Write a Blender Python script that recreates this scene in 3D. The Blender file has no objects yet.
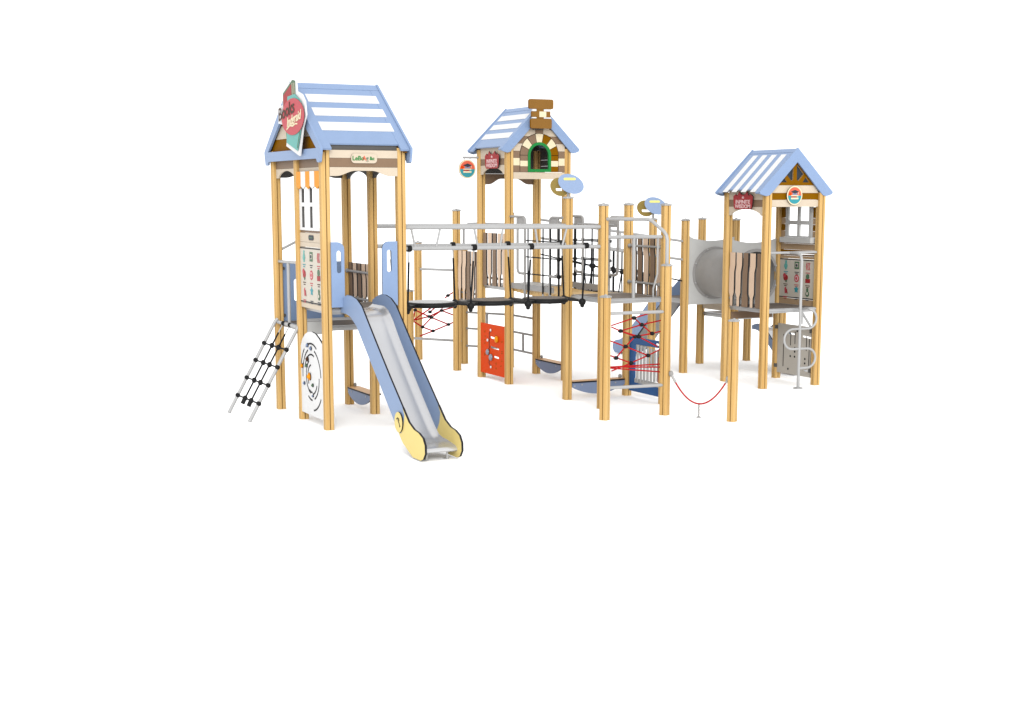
import bpy, bmesh, math, random
from mathutils import Vector, Matrix
from mathutils.geometry import tessellate_polygon
random.seed(7)
scene = bpy.context.scene
COL = scene.collection
PI = math.pi

# ------------------------------------------------------------------ materials
ALB = 0.56
def lin(c, k=None):
    return tuple((ALB if k is None else k)*(v/12.92 if v <= 0.04045 else ((v+0.055)/1.055)**2.4) for v in (x/255 for x in c))

def make_mat(name, rgb, rough=0.5, metal=0.0, var=0.06, scale=6.0, spec=0.14, bump=0.0, coat=0.0, alb=None):
    m = bpy.data.materials.new(name); m.use_nodes = True
    nt = m.node_tree; n = nt.nodes; l = nt.links
    b = n['Principled BSDF']
    c = lin(rgb, alb)
    tc = n.new('ShaderNodeTexCoord')
    nz = n.new('ShaderNodeTexNoise'); nz.inputs['Scale'].default_value = scale; nz.inputs['Detail'].default_value = 6
    nz.inputs['Roughness'].default_value = 0.65
    l.new(tc.outputs['Object'], nz.inputs['Vector'])
    cr = n.new('ShaderNodeValToRGB')
    cr.color_ramp.elements[0].position = 0.3; cr.color_ramp.elements[1].position = 0.7
    cr.color_ramp.elements[0].color = (*[max(0, x*(1-var)) for x in c], 1)
    cr.color_ramp.elements[1].color = (*[min(1, x*(1+var)) for x in c], 1)
    l.new(nz.outputs['Fac'], cr.inputs['Fac'])
    l.new(cr.outputs['Color'], b.inputs['Base Color'])
    rr = n.new('ShaderNodeMapRange'); rr.inputs['To Min'].default_value = max(0.02, rough-0.07); rr.inputs['To Max'].default_value = min(1, rough+0.07)
    l.new(nz.outputs['Fac'], rr.inputs['Value']); l.new(rr.outputs['Result'], b.inputs['Roughness'])
    b.inputs['Metallic'].default_value = metal
    b.inputs['Specular IOR Level'].default_value = spec
    b.inputs['Coat Weight'].default_value = coat
    if bump:
        n2 = n.new('ShaderNodeTexNoise'); n2.inputs['Scale'].default_value = 260
        l.new(tc.outputs['Object'], n2.inputs['Vector'])
        bp = n.new('ShaderNodeBump'); bp.inputs['Strength'].default_value = bump; bp.inputs['Distance'].default_value = 0.002
        l.new(n2.outputs['Fac'], bp.inputs['Height']); l.new(bp.outputs['Normal'], b.inputs['Normal'])
    return m

def make_wood(name, light, dark):
    m = bpy.data.materials.new(name); m.use_nodes = True
    nt = m.node_tree; n = nt.nodes; l = nt.links; b = n['Principled BSDF']
    tc = n.new('ShaderNodeTexCoord')
    mp = n.new('ShaderNodeMapping'); mp.inputs['Scale'].default_value = (55, 55, 1.3)
    l.new(tc.outputs['Object'], mp.inputs['Vector'])
    nz = n.new('ShaderNodeTexNoise'); nz.inputs['Scale'].default_value = 1.0; nz.inputs['Detail'].default_value = 5; nz.inputs['Distortion'].default_value = 0.4
    l.new(mp.outputs['Vector'], nz.inputs['Vector'])
    mp2 = n.new('ShaderNodeMapping'); mp2.inputs['Scale'].default_value = (7, 7, 0.5)
    l.new(tc.outputs['Object'], mp2.inputs['Vector'])
    n2 = n.new('ShaderNodeTexNoise'); n2.inputs['Scale'].default_value = 1.0; n2.inputs['Detail'].default_value = 2
    l.new(mp2.outputs['Vector'], n2.inputs['Vector'])
    mx = n.new('ShaderNodeMath'); mx.operation = 'MULTIPLY_ADD'; mx.inputs[1].default_value = 0.55
    l.new(nz.outputs['Fac'], mx.inputs[0])
    ml = n.new('ShaderNodeMath'); ml.operation = 'MULTIPLY'; ml.inputs[1].default_value = 0.45
    l.new(n2.outputs['Fac'], ml.inputs[0]); l.new(ml.outputs[0], mx.inputs[2])
    cr = n.new('ShaderNodeValToRGB')
    cr.color_ramp.elements[0].position = 0.33; cr.color_ramp.elements[1].position = 0.66
    cr.color_ramp.elements[0].color = (*lin(dark), 1); cr.color_ramp.elements[1].color = (*lin(light), 1)
    l.new(mx.outputs[0], cr.inputs['Fac']); l.new(cr.outputs['Color'], b.inputs['Base Color'])
    b.inputs['Roughness'].default_value = 0.55; b.inputs['Specular IOR Level'].default_value = 0.18
    bp = n.new('ShaderNodeBump'); bp.inputs['Strength'].default_value = 0.25; bp.inputs['Distance'].default_value = 0.001
    l.new(nz.outputs['Fac'], bp.inputs['Height']); l.new(bp.outputs['Normal'], b.inputs['Normal'])
    return m

M = dict(
    wood=make_wood('pine_wood', (236, 197, 130), (208, 161, 90)),
    plank=make_wood('plank_wood', (248, 212, 150), (226, 182, 116)),
    seatwood=make_mat('peach_seat_board', (250, 198, 142), 0.5),
    blue=make_mat('light_blue_board', (145, 169, 207), 0.42, var=0.03, spec=0.2),
    white=make_mat('white_board', (246, 246, 246), 0.45, var=0.02),
    cream=make_mat('cream_board', (222, 206, 184), 0.5, var=0.03),
    peach=make_mat('pale_tan_board', (238, 208, 180), 0.5, var=0.03),
    tan=make_mat('tan_board', (196, 166, 132), 0.5, var=0.03),
    taupe=make_mat('taupe_board', (144, 118, 95), 0.5, var=0.04),
    brown=make_mat('mustard_brown_board', (140, 92, 0), 0.6, var=0.04, spec=0.03),
    chim=make_mat('chimney_brown_board', (148, 106, 50), 0.5, var=0.04, spec=0.06),
    ivory=make_mat('ivory_board', (248, 232, 196), 0.5, var=0.02),
    green=make_mat('green_board', (28, 140, 66), 0.45, var=0.03),
    orange=make_mat('orange_red_board', (236, 76, 0), 0.5, var=0.03, spec=0.05),
    amber=make_mat('amber_board', (248, 160, 8), 0.45, var=0.03),
    yellow=make_mat('pale_yellow_board', (250, 226, 142), 0.45, var=0.02),
    lemon=make_mat('lemon_board', (252, 246, 140), 0.45, var=0.02),
    olive=make_mat('olive_board', (176, 152, 84), 0.5, var=0.03),
    royal=make_mat('royal_blue_board', (52, 104, 168), 0.4, var=0.03),
    slate=make_mat('slate_blue_board', (136, 152, 184), 0.45, var=0.03),
    navy=make_mat('navy_plastic', (40, 48, 66), 0.5),
    grey=make_mat('grey_board', (206, 206, 204), 0.5, var=0.03),
    warmgrey=make_mat('warm_grey_board', (206, 200, 190), 0.5, var=0.03),
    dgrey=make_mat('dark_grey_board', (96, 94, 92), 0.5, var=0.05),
    deck=make_mat('brown_grey_deck', (132, 122, 114), 0.7, var=0.1, scale=40, bump=0.3),
    tube=make_mat('grey_painted_steel', (182, 182, 182), 0.38, metal=0.0, var=0.03, spec=0.5),
    alu=make_mat('brushed_aluminium', (196, 196, 196), 0.36, metal=0.6, var=0.04, scale=20),
    steel=make_mat('stainless_sheet', (230, 230, 232), 0.24, metal=0.6, var=0.008, scale=1.5),
    dtube=make_mat('mid_grey_steel', (170, 168, 166), 0.4, var=0.03),
    tunnel=make_mat('grey_plastic_tunnel', (170, 168, 165), 0.5, var=0.03, bump=0.1),
    black=make_mat('black_rubber', (26, 26, 27), 0.55, var=0.1),
    edge=make_mat('black_board_core', (34, 34, 38), 0.55),
    rope=make_mat('black_rope', (30, 32, 36), 0.8, var=0.25, scale=120, bump=0.5),
    redrope=make_mat('red_rope', (196, 30, 34), 0.8, var=0.15, scale=120, bump=0.5),
    red=make_mat('dark_red_board', (172, 44, 48), 0.45, var=0.05),
    rose=make_mat('rose_red_board', (204, 78, 88), 0.45, var=0.04),
    pink=make_mat('pale_pink_print', (244, 200, 200), 0.5, var=0.02),
    teal=make_mat('teal_board', (110, 186, 178), 0.45, var=0.04),
    dteal=make_mat('deep_teal_board', (62, 160, 172), 0.45, var=0.04),
    coral=make_mat('coral_board', (240, 112, 84), 0.45, var=0.05),
    charcoal=make_mat('charcoal_print', (58, 66, 76), 0.5, var=0.08),
    sage=make_mat('sage_print', (92, 124, 96), 0.5, var=0.08),
    dbrown=make_mat('dark_brown_print', (84, 56, 40), 0.5, var=0.08),
    paper=make_mat('pale_menu_board', (222, 214, 200), 0.5, var=0.02),
    ball=make_mat('grey_knob', (160, 164, 178), 0.3, metal=0.3),
)

# ------------------------------------------------------------------ mesh building
class MB:
    """Collects shapes in world (or local) coordinates and links them as one mesh object."""
    def __init__(s):
        s.v = []; s.f = []; s.m = []; s.sm = []
    def _add(s, vs, fs, mat, smooth=False):
        o = len(s.v); s.v += [tuple(v) for v in vs]
        for i, f in enumerate(fs):
            s.f.append(tuple(o+k for k in f)); s.m.append(mat[i] if isinstance(mat, list) else mat); s.sm.append(smooth)
    def box(s, a, b, mat):
        x0, x1 = sorted((a[0], b[0])); y0, y1 = sorted((a[1], b[1])); z0, z1 = sorted((a[2], b[2]))
        vs = [(x, y, z) for z in (z0, z1) for y in (y0, y1) for x in (x0, x1)]
        s._add(vs, [(0,2,3,1),(4,5,7,6),(0,1,5,4),(2,6,7,3),(0,4,6,2),(1,3,7,5)], mat); return s
    def tube(s, pts, r, mat, n=10, caps=True, radii=None):
        pts = [Vector(p) for p in pts]; rings = []
        prev = None
        for i, p in enumerate(pts):
            if i == 0: t = pts[1]-p
            elif i == len(pts)-1: t = p-pts[i-1]
            else: t = (pts[i+1]-p).normalized()+(p-pts[i-1]).normalized()
            t.normalize()
            if prev is None:
                a = Vector((0,0,1)) if abs(t.z) < 0.9 else Vector((1,0,0))
                u = t.cross(a).normalized()
            else:
                u = prev-t*prev.dot(t)
                u.normalize()
            prev = u; w = t.cross(u)
            k = 1.0
            if 0 < i < len(pts)-1:
                d = (pts[i+1]-p).normalized().dot((p-pts[i-1]).normalized()); k = 1/max(0.5, math.sqrt((1+d)/2)) if d > -0.9 else 1
            rr = (radii[i] if radii else r)
            rings.append([p+(u*math.cos(2*PI*j/n)+w*math.sin(2*PI*j/n))*rr for j in range(n)])
        vs = [v for rg in rings for v in rg]; fs = []
        for i in range(len(pts)-1):
            for j in range(n):
                k = (j+1) % n
                fs.append((i*n+j, i*n+k, (i+1)*n+k, (i+1)*n+j))
        s._add(vs, fs, mat, True)
        if caps:
            s._add(rings[0], [tuple(range(n))[::-1]], mat); s._add(rings[-1], [tuple(range(n))], mat)
        return s
    def ball(s, c, r, mat, sc=(1,1,1), n=10, m=6):
        vs = []; fs = []
        for i in range(m+1):
            a = PI*i/m
            for j in range(n):
                b = 2*PI*j/n
                vs.append((c[0]+r*sc[0]*math.sin(a)*math.cos(b), c[1]+r*sc[1]*math.sin(a)*math.sin(b), c[2]+r*sc[2]*math.cos(a)))
        for i in range(m):
            for j in range(n):
                k = (j+1) % n
                fs.append((i*n+j, (i+1)*n+j, (i+1)*n+k, i*n+k))
        s._add(vs, fs, mat, True); return s
    def prism(s, loop, t, frame, mat, edge=None, holes=(), back_mat=None):
        """2-D loop (u,v) with holes, in frame (origin,U,V); extruded by t along U x V (front) ; front face lies at +t."""
        O, U, V = (Vector(x) for x in frame); N = U.cross(V).normalized()
        loops = [list(loop)]+[list(h) for h in holes]
        def area(p): return sum(p[i][0]*p[(i+1) % len(p)][1]-p[(i+1) % len(p)][0]*p[i][1] for i in range(len(p)))
        if area(loops[0]) < 0: loops[0].reverse()
        for h in loops[1:]:
            if area(h) > 0: h.reverse()
        flat = [p for lp in loops for p in lp]
        tris = tessellate_polygon([[Vector((p[0], p[1], 0)) for p in lp] for lp in loops])
        front = [O+U*p[0]+V*p[1]+N*t for p in flat]; back = [O+U*p[0]+V*p[1] for p in flat]
        ff = []; bf = []
        for a, b, c in tris:
            ar = (flat[b][0]-flat[a][0])*(flat[c][1]-flat[a][1])-(flat[c][0]-flat[a][0])*(flat[b][1]-flat[a][1])
            if ar < 0: a, b, c = a, c, b
            ff.append((a, b, c)); bf.append((a, c, b))
        s._add(front, ff, mat); s._add(back, bf, back_mat or mat)
        o = 0; e = edge or mat
        for lp in loops:
            n = len(lp); vs = []; fs = []
            for i in range(n): vs += [back[o+i], front[o+i]]
            for i in range(n):
                k = (i+1) % n; fs.append((2*i, 2*k, 2*k+1, 2*i+1))
            s._add(vs, fs, e); o += n
        return s
    def build(s, name, parent=None, org=(0,0,0), **props):
        o3 = Vector(org)
        me = bpy.data.meshes.new(name)
        me.from_pydata([Vector(v)-o3 for v in s.v], [], s.f)
        keys = []
        for k in s.m:
            if k not in keys: keys.append(k)
        for k in keys: me.materials.append(M[k])
        me.polygons.foreach_set('material_index', [keys.index(k) for k in s.m])
        me.polygons.foreach_set('use_smooth', s.sm)
        me.update()
        ob = bpy.data.objects.new(name, me); COL.objects.link(ob)
        if parent is not None: ob.parent = parent
        else: ob.location = o3
        for k, v in props.items(): ob[k] = v
        return ob

def arc(cx, cy, r, a0, a1, n=10, ry=None):
    ry = ry or r
    return [(cx+r*math.cos(math.radians(a0+(a1-a0)*i/n)), cy+ry*math.sin(math.radians(a0+(a1-a0)*i/n))) for i in range(n+1)]
def circ(cx, cy, r, n=28, ry=None): return arc(cx, cy, r, 0, 360, n, ry)[:-1]
def rrect(x0, y0, x1, y1, r, n=5):
    return arc(x1-r, y0+r, r, -90, 0, n)+arc(x1-r, y1-r, r, 0, 90, n)+arc(x0+r, y1-r, r, 90, 180, n)+arc(x0+r, y0+r, r, 180, 270, n)
def slot(p, q, w, n=6):
    a = math.degrees(math.atan2(q[1]-p[1], q[0]-p[0]))
    return arc(q[0], q[1], w/2, a-90, a+90, n)+arc(p[0], p[1], w/2, a+90, a+270, n)
def ribbon(pts, w):
    L = []; R = []
    for i, p in enumerate(pts):
        a = pts[max(0, i-1)]; b = pts[min(len(pts)-1, i+1)]
        d = math.hypot(b[0]-a[0], b[1]-a[1]) or 1; nx, ny = -(b[1]-a[1])/d, (b[0]-a[0])/d
        L.append((p[0]+nx*w/2, p[1]+ny*w/2)); R.append((p[0]-nx*w/2, p[1]-ny*w/2))
    return L+R[::-1]
def rect(x0, y0, x1, y1): return [(x0,y0),(x1,y0),(x1,y1),(x0,y1)]

# frames: u,v are the world coordinates (x or y, z) of the board; the front looks at -y, -x
def F_y(y): return ((0, y, 0), (1,0,0), (0,0,1))           # U=x V=z, front normal = -y
def F_x(x): return ((x, 0, 0), (0,-1,0), (0,0,1))          # U=-y V=z, front normal = -x
def ny(pts): return [(-p[0], p[1]) for p in pts]           # (y,z) -> (u,v) for F_x

def thing(name, label, cat, loc, group=None):
    o = bpy.data.objects.new(name, None); COL.objects.link(o); o.location = loc; o.empty_display_size = 0.2
    o['label'] = label; o['category'] = cat
    if group: o['group'] = group
    return o
def tag(o, label, cat, group=None):
    o['label'] = label; o['category'] = cat
    if group: o['group'] = group
    return o

class Th:
    """A thing: root empty plus part() that links meshes made in world coordinates under it."""
    def __init__(s, name, label, cat, loc, group=None):
        s.o = thing(name, label, cat, loc, group); s.loc = Vector(loc)
    def part(s, mb, name, parent=None, **kw):
        return mb.build(name, parent or s.o, s.loc, **kw)

def text_mesh(txt, size, mat, frame_rot, loc, extrude=0.002, shear=0.0, align='CENTER', bold=0.0):
    cu = bpy.data.curves.new('lettering', 'FONT'); cu.body = txt; cu.size = size; cu.align_x = align; cu.align_y = 'CENTER'
    cu.extrude = extrude; cu.shear = shear; cu.offset = bold; cu.resolution_u = 3
    tmp = bpy.data.objects.new('lettering_tmp', cu); COL.objects.link(tmp)
    bpy.context.view_layer.update()
    me = bpy.data.meshes.new_from_object(tmp.evaluated_get(bpy.context.evaluated_depsgraph_get()))
    bpy.data.objects.remove(tmp); bpy.data.curves.remove(cu)
    me.materials.clear(); me.materials.append(M[mat])
    U, V = Vector(frame_rot[0]), Vector(frame_rot[1]); N = U.cross(V)
    mt = Matrix(((U.x, V.x, N.x, loc[0]), (U.y, V.y, N.y, loc[1]), (U.z, V.z, N.z, loc[2]), (0,0,0,1)))
    me.transform(mt)
    return me
def add_text(th, txt, size, mat, rot, loc, parent=None, name='lettering', **kw):
    me = text_mesh(txt, size, mat, rot, loc, **kw)
    base = th.loc if hasattr(th, 'loc') else Vector((0,0,0))
    me.transform(Matrix.Translation(-base))
    o = bpy.data.objects.new(name, me); COL.objects.link(o); o.parent = parent or th.o
    return o
RX = ((0,-1,0), (0,0,1)); RY = ((1,0,0), (0,0,1))

# ------------------------------------------------------------------ posts
GZ = -0.012   # ground level
def post_mb(x, y, h, rot=0.0, mat='wood', w=0.112, z0=GZ):
    mb = MB(); a = w/2; r = 0.02; g = 0.007; d = 0.03
    lp = []
    for k in range(4):
        an = k*90
        c, s_ = round(math.cos(math.radians(an))), round(math.sin(math.radians(an)))
        loc = [(a, -a+r), (a, -g), (a-d, -g), (a-d, g), (a, g), (a, a-r)] + [(a-r+r*math.cos(math.radians(t)), a-r+r*math.sin(math.radians(t))) for t in (22.5, 45, 67.5)]
        lp += [(p[0]*c-p[1]*s_, p[0]*s_+p[1]*c) for p in loc]
    cr_, sr_ = math.cos(math.radians(rot)), math.sin(math.radians(rot))
    mb.prism(lp, h-z0, ((x, y, z0), (cr_, sr_, 0), (-sr_, cr_, 0)), mat)
    return mb
def cap_mb(x, y, h, rot=0.0):
    mb = MB(); w = 0.064; cr_, sr_ = math.cos(math.radians(rot)), math.sin(math.radians(rot)); A, B = (cr_, sr_, 0), (-sr_, cr_, 0)
    mb.prism(rrect(-w, -w, w, w, 0.02, 3), 0.02, ((x, y, h), A, B), 'alu')
    mb.prism(rrect(-w*.72, -w*.72, w*.72, w*.72, 0.014, 3), 0.008, ((x, y, h+0.02), A, B), 'tube')
    mb.ball((x, y, h+.024), .022, 'tube', (1,1,.8))
    return mb
def posts(th, spec, capped=True, rot=0.0):
    for sp in spec:
        x, y, h = sp[:3]
        p = th.part(post_mb(x, y, h, rot), 'post')
        if capped and (len(sp) < 4 or sp[3]): th.part(cap_mb(x, y, h, rot), 'cap', p)

def deck_mb(x0, y0, x1, y1, z, t=0.065, top='deck'):
    mb = MB(); e = 0.03
    mb.box((x0+e, y0+e, z-0.02), (x1-e, y1-e, z), top)
    fr = MB()
    fr.box((x0, y0, z-t), (x1, y0+e, z+0.004), 'alu'); fr.box((x0, y1-e, z-t), (x1, y1, z+0.004), 'alu')
    fr.box((x0, y0+e, z-t), (x0+e, y1-e, z+0.004), 'alu'); fr.box((x1-e, y0+e, z-t), (x1, y1-e, z+0.004), 'alu')
    # groove lip along each edge beam
    fr.box((x0-.004, y0-.012, z-.03), (x1+.004, y0, z-.012), 'tube'); fr.box((x0-.004, y1, z-.03), (x1+.004, y1+.012, z-.012), 'tube')
    fr.box((x0-.012, y0+.002, z-.03), (x0, y1-.002, z-.012), 'tube'); fr.box((x1, y0+.002, z-.03), (x1+.012, y1-.002, z-.012), 'tube')
    fr.box((x0+e, (y0+y1)/2-.02, z-t+.005), (x1-e, (y0+y1)/2+.02, z-.022), 'dtube')
    return mb, fr
def deck(th, x0, y0, x1, y1, z, top='deck'):
    a, b = deck_mb(x0, y0, x1, y1, z, top=top)
    d = th.part(a, 'deck'); th.part(b, 'frame', d); return d

# ------------------------------------------------------------------ slatted guard fences
def slat_fence(p0, p1, z0, z1, label, kinds, side=1, rail=(0.14, 0.72), group='slatted guard fences'):
    """boards between two points, fixed on two rails. kinds: string of 'p' (pale) and 'b' (brown) from p0 to p1."""
    p0 = Vector((*p0, 0)); p1 = Vector((*p1, 0)); d = (p1-p0); L = d.length; d.normalize()
    nrm = Vector((d.y, -d.x, 0))*side
    th = Th('slat_fence', label, 'fence', (*((p0+p1)/2).xy, z0), group)
    nb = len(kinds); pitch = (L-0.04)/nb; w = pitch*0.80; H = z1-z0
    bmb = {'p': MB(), 'b': MB()}
    for i, k in enumerate(kinds):
        c = 0.02+pitch*(i+.5)
        a = w/2
        # carved outline: pale boards are wide at head and middle and step in near foot
        if k == 'p':
            lp = [(-a*.55, 0), (a*.40, 0), (a*.40, H*.17), (a*.80, H*.25), (a*.80, H*.64), (a*1.2, H*.76), (a*1.2, H), (-a*.80, H), (-a*.80, H*.76), (-a*1.05, H*.64), (-a*1.05, H*.25), (-a*.55, H*.17)]
        else:
            lp = [(-a*1.15, 0), (a*1.1, 0), (a*1.1, H*.17), (a*.78, H*.25), (a*.78, H*.64), (a*.95, H*.76), (a*.95, H), (-a*.7, H), (-a*.7, H*.76), (-a*1.0, H*.64), (-a*1.0, H*.25), (-a*1.15, H*.17)]
        O = p0+d*c+Vector((0,0,z0))+nrm*(-0.010)
        U = d if d.cross(Vector((0,0,1))).dot(nrm) > 0 else -d
        bmb[k].prism(lp, 0.02, (O, U, (0,0,1)), 'peach' if k == 'p' else 'taupe', 'edge')
    th.part(bmb['p'], 'pale_boards'); th.part(bmb['b'], 'brown_boards')
    for f in rail:
        r = MB(); q = Vector((0,0,z0+H*f))-nrm*0.032
        r.tube([p0+q, p1+q], 0.017, 'dtube')
        for e in (p0+d*.03, p1-d*.03):
            r.ball(e+q, 0.03, 'dtube')
        th.part(r, 'rail')
    return th

# ------------------------------------------------------------------ gabled roofs
def gable_roof(th, u0, u1, c, half, ze, zr, axis, stripes='along', bw=0.15, tie=False, scallop=False):
    """ridge runs along axis ('x' or 'y') from u0 to u1, at cross coordinate c; half = half width."""
    def P(u, w, z): return (u, c+w, z) if axis == 'x' else (c+w, u, z)
    t = 0.022
    sl = math.hypot(half, zr-ze); n = ((zr-ze)/sl, half/sl)   # outward normal (w,z) for + side
    roof = MB()
    for s in (-1, 1):
        def Q(u, f, off): # f: 0 at ridge 1 at eave
            return Vector(P(u, s*(half*f+n[0]*off), zr+(ze-zr)*f+n[1]*off))
        vs = []
        f1 = 0.925
        for off in (0, -t):
            vs += [Q(u0+.012, 0, off), Q(u1-.012, 0, off), Q(u1-.012, f1, off), Q(u0+.012, f1, off)]
        roof._add(vs, [(0,1,2,3),(7,6,5,4),(0,4,5,1),(1,5,6,2),(2,6,7,3),(3,7,4,0)], 'blue')
        # folded cap along the ridge
        vs = []
        for off in (0.004, 0.001):
            vs += [Q(u0, 0, off), Q(u1, 0, off), Q(u1, 0.085, off), Q(u0, 0.085, off)]
        roof._add(vs, [(0,1,2,3),(7,6,5,4),(0,4,5,1),(1,5,6,2),(2,6,7,3),(3,7,4,0)], 'blue')
        # edge strips that reach past the sheet to the eave
        for (a, b) in ((u0, u0+.12), (u1-.12, u1)):
            vs = []
            for off in (0.003, -t-.003):
                vs += [Q(a, 0.09, off), Q(b, 0.09, off), Q(b, 1.0, off), Q(a, 1.0, off)]
            roof._add(vs, [(0,1,2,3),(7,6,5,4),(0,4,5,1),(1,5,6,2),(2,6,7,3),(3,7,4,0)], 'blue')
    rf = th.part(roof, 'roof')
    for s in (-1, 1):
        def Q(u, f, off):
            return Vector(P(u, s*(half*f+n[0]*off), zr+(ze-zr)*f+n[1]*off))
        def strip(ua, ub, fa, fb, mat):
            st = MB(); vs = []
            for off in (0.006, 0.0005):
                vs += [Q(ua, fa, off), Q(ub, fa, off), Q(ub, fb, off), Q(ua, fb, off)]
            st._add(vs, [(0,1,2,3),(7,6,5,4),(0,4,5,1),(1,5,6,2),(2,6,7,3),(3,7,4,0)], mat)
            th.part(st, 'stripe', rf)
        if stripes == 'along':
            for fa, fb in ((.18, .30), (.392, .512), (.61, .735)):
                strip(u0+.105, u1-.085, fa, fb, 'white')
        else:
            k = 4; g = (u1-u0-.27)/(2*k-1)
            for i in range(k):
                ua = u0+.135+2*i*g
                strip(ua, ua+g, .13, .985, 'white')
            if scallop:
                sc = MB()
                for i in range(2*k-1):
                    ua = u0+.135+i*g
                    sc.tube([Q(ua+.5*g, .915, -.012), Q(ua+.5*g, .966, -.012)], g*.42, 'blue' if i % 2 else 'white', 8)
                th.part(sc, 'scallop_edge', rf)
    # bargeboards at both gables
    for g, (u, dr) in enumerate(((u0, -1), (u1, 1))):
        k = bw/n[1]   # vertical thickness of the board
        top = [(-half, ze), (0, zr), (half, ze)]
        er = 0.05
        outer = [(half+.005, ze-.02), (half+.02, ze+.012), (0, zr+.016), (-half-.02, ze+.012), (-half-.005, ze-.02)]
        # lower edge: board foot rounded, then inner triangle
        rise = (zr-ze)/half
        foot = bw*1.0
        inner = [(-half+foot*.45, ze-.042), (-half+foot*.8, ze-.05), (-half+foot*1.2, ze-.035), (-half+foot*1.45, ze-.0), (0, zr-k-.0), (half-foot*1.45, ze-.0), (half-foot*1.2, ze-.035), (half-foot*.8, ze-.05), (half-foot*.45, ze-.042)]
        if tie:
            lpo = [(half-.005, ze-.10), (half+.012, ze-.06), (half+.02, ze+.012), (0, zr+.016), (-half-.02, ze+.012), (-half-.012, ze-.06), (-half+.005, ze-.10),
                   (-half+.02, ze-.155), (-half+.05, ze-.17), (-half+.12, ze-.165), (-half+.14, ze-.135), (-half+.17, ze-.12), (half-.17, ze-.12), (half-.14, ze-.135), (half-.12, ze-.165), (half-.05, ze-.17), (half-.02, ze-.155)]
            hb = ze+.005
            hw = half-bw*.78
            hole = [(-hw+.05, hb), (hw-.05, hb), (0, zr-k-.02)]
            holes = [hole]
            lp = lpo
        else:
            lp = outer+inner; holes = []
        mb = MB(); T = 0.03
        if axis == 'x':
            lp2 = [(-(c+p[0]), p[1]) for p in lp]; h2 = [[(-(c+p[0]), p[1]) for p in h] for h in holes]
            x = u if dr < 0 else u+T
            mb.prism(lp2, T, ((x, 0, 0), (0,-1,0), (0,0,1)), 'blue', None, h2)
        else:
            lp2 = [(c+p[0], p[1]) for p in lp]; h2 = [[(c+p[0], p[1]) for p in h] for h in holes]
            y = u if dr < 0 else u+T
            mb.prism(lp2, T, ((0, y, 0), (1,0,0), (0,0,1)), 'blue', None, h2)
        th.part(mb, 'bargeboard', rf)
    return rf

def arch_board(a, b, ztop, zend, zarch, flat=0.12, ease=0.0):
    """header board with an arched lower edge; ease > 0 gives a flat-topped wave."""
    L = b-a; n = 18; pts = [(a, ztop), (a, zend)]
    for i in range(n+1):
        f = i/n; u = a+L*(flat+(1-2*flat)*f)
        if ease:
            e = min(1, min(f, 1-f)/ease); h = e*e*(3-2*e)
        else: h = math.sin(PI*f)**0.6
        pts.append((u, zend+(zarch-zend)*h))
    pts += [(b, zend), (b, ztop)]
    return pts

# =========================================================================================
#  ground
# =========================================================================================
g = MB(); g._add([(-260,-260,-.012),(260,-260,-.012),(260,260,-.012),(-260,260,-.012)], [(0,1,2,3)], 'white')
M['ground'] = make_mat('white_studio_floor', (252, 252, 252), 0.95, var=0.003, scale=0.6, spec=0.0, alb=1.0)
g.m = ['ground']
go = g.build('ground'); go['kind'] = 'structure'

# =========================================================================================
#  LEFT TOWER (two decks, slide, maze board, shop sign)
# =========================================================================================
LX, LY = -3.975, -0.04
T = Th('playhouse_tower', 'tall playhouse tower with slide, orange-striped awning and shop sign under a blue roof', 'playhouse', (LX+.5, LY+1, 0), 'roofed playhouse towers')
posts(T, [(LX, LY, 3.49), (LX+1, LY, 3.49), (LX, LY+1, 3.52), (LX+1, LY+1, 3.52), (LX, LY+2, 3.49), (LX+1, LY+2, 3.49)], capped=False)
deck(T, LX+.03, LY+.0, LX+.97, LY+.97, 1.5)
deck(T, LX+.03, LY+1.0, LX+.97, LY+1.99, 1.2)
r = MB(); r.box((LX+.05, LY+.965, 1.275), (LX+.95, LY+.99, 1.31), 'alu'); T.part(r, 'step_bar')
r = MB(); r.box((LX+.05, LY+.968, 1.10), (LX+.30, LY+.985, 1.27), 'grey'); T.part(r, 'step_board')
gable_roof(T, LX-.07, LX+1.075, LY+1, 1.15, 3.47, 4.325, 'x', 'along', bw=0.125, tie=True)
# gable infills
for x, d in ((LX-.045, -1), (LX+1.02, 1)):
    mb = MB(); c = LY+1
    def tri(z0, z1, mat):
        w0 = 1.13*(4.29-z0)/0.85; w1 = max(0.0, 1.13*(4.29-z1)/0.85)
        mb.prism(ny([(c-w0, z0), (c+w0, z0), (c+w1, z1), (c-w1, z1)]), .022, F_x(x+.022), mat)
    tri(3.43, 3.632, 'brown'); tri(3.635, 3.80, 'cream'); tri(3.803, 4.03, 'brown'); tri(4.033, 4.2, 'cream')
    T.part(mb, 'gable_board')
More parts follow.
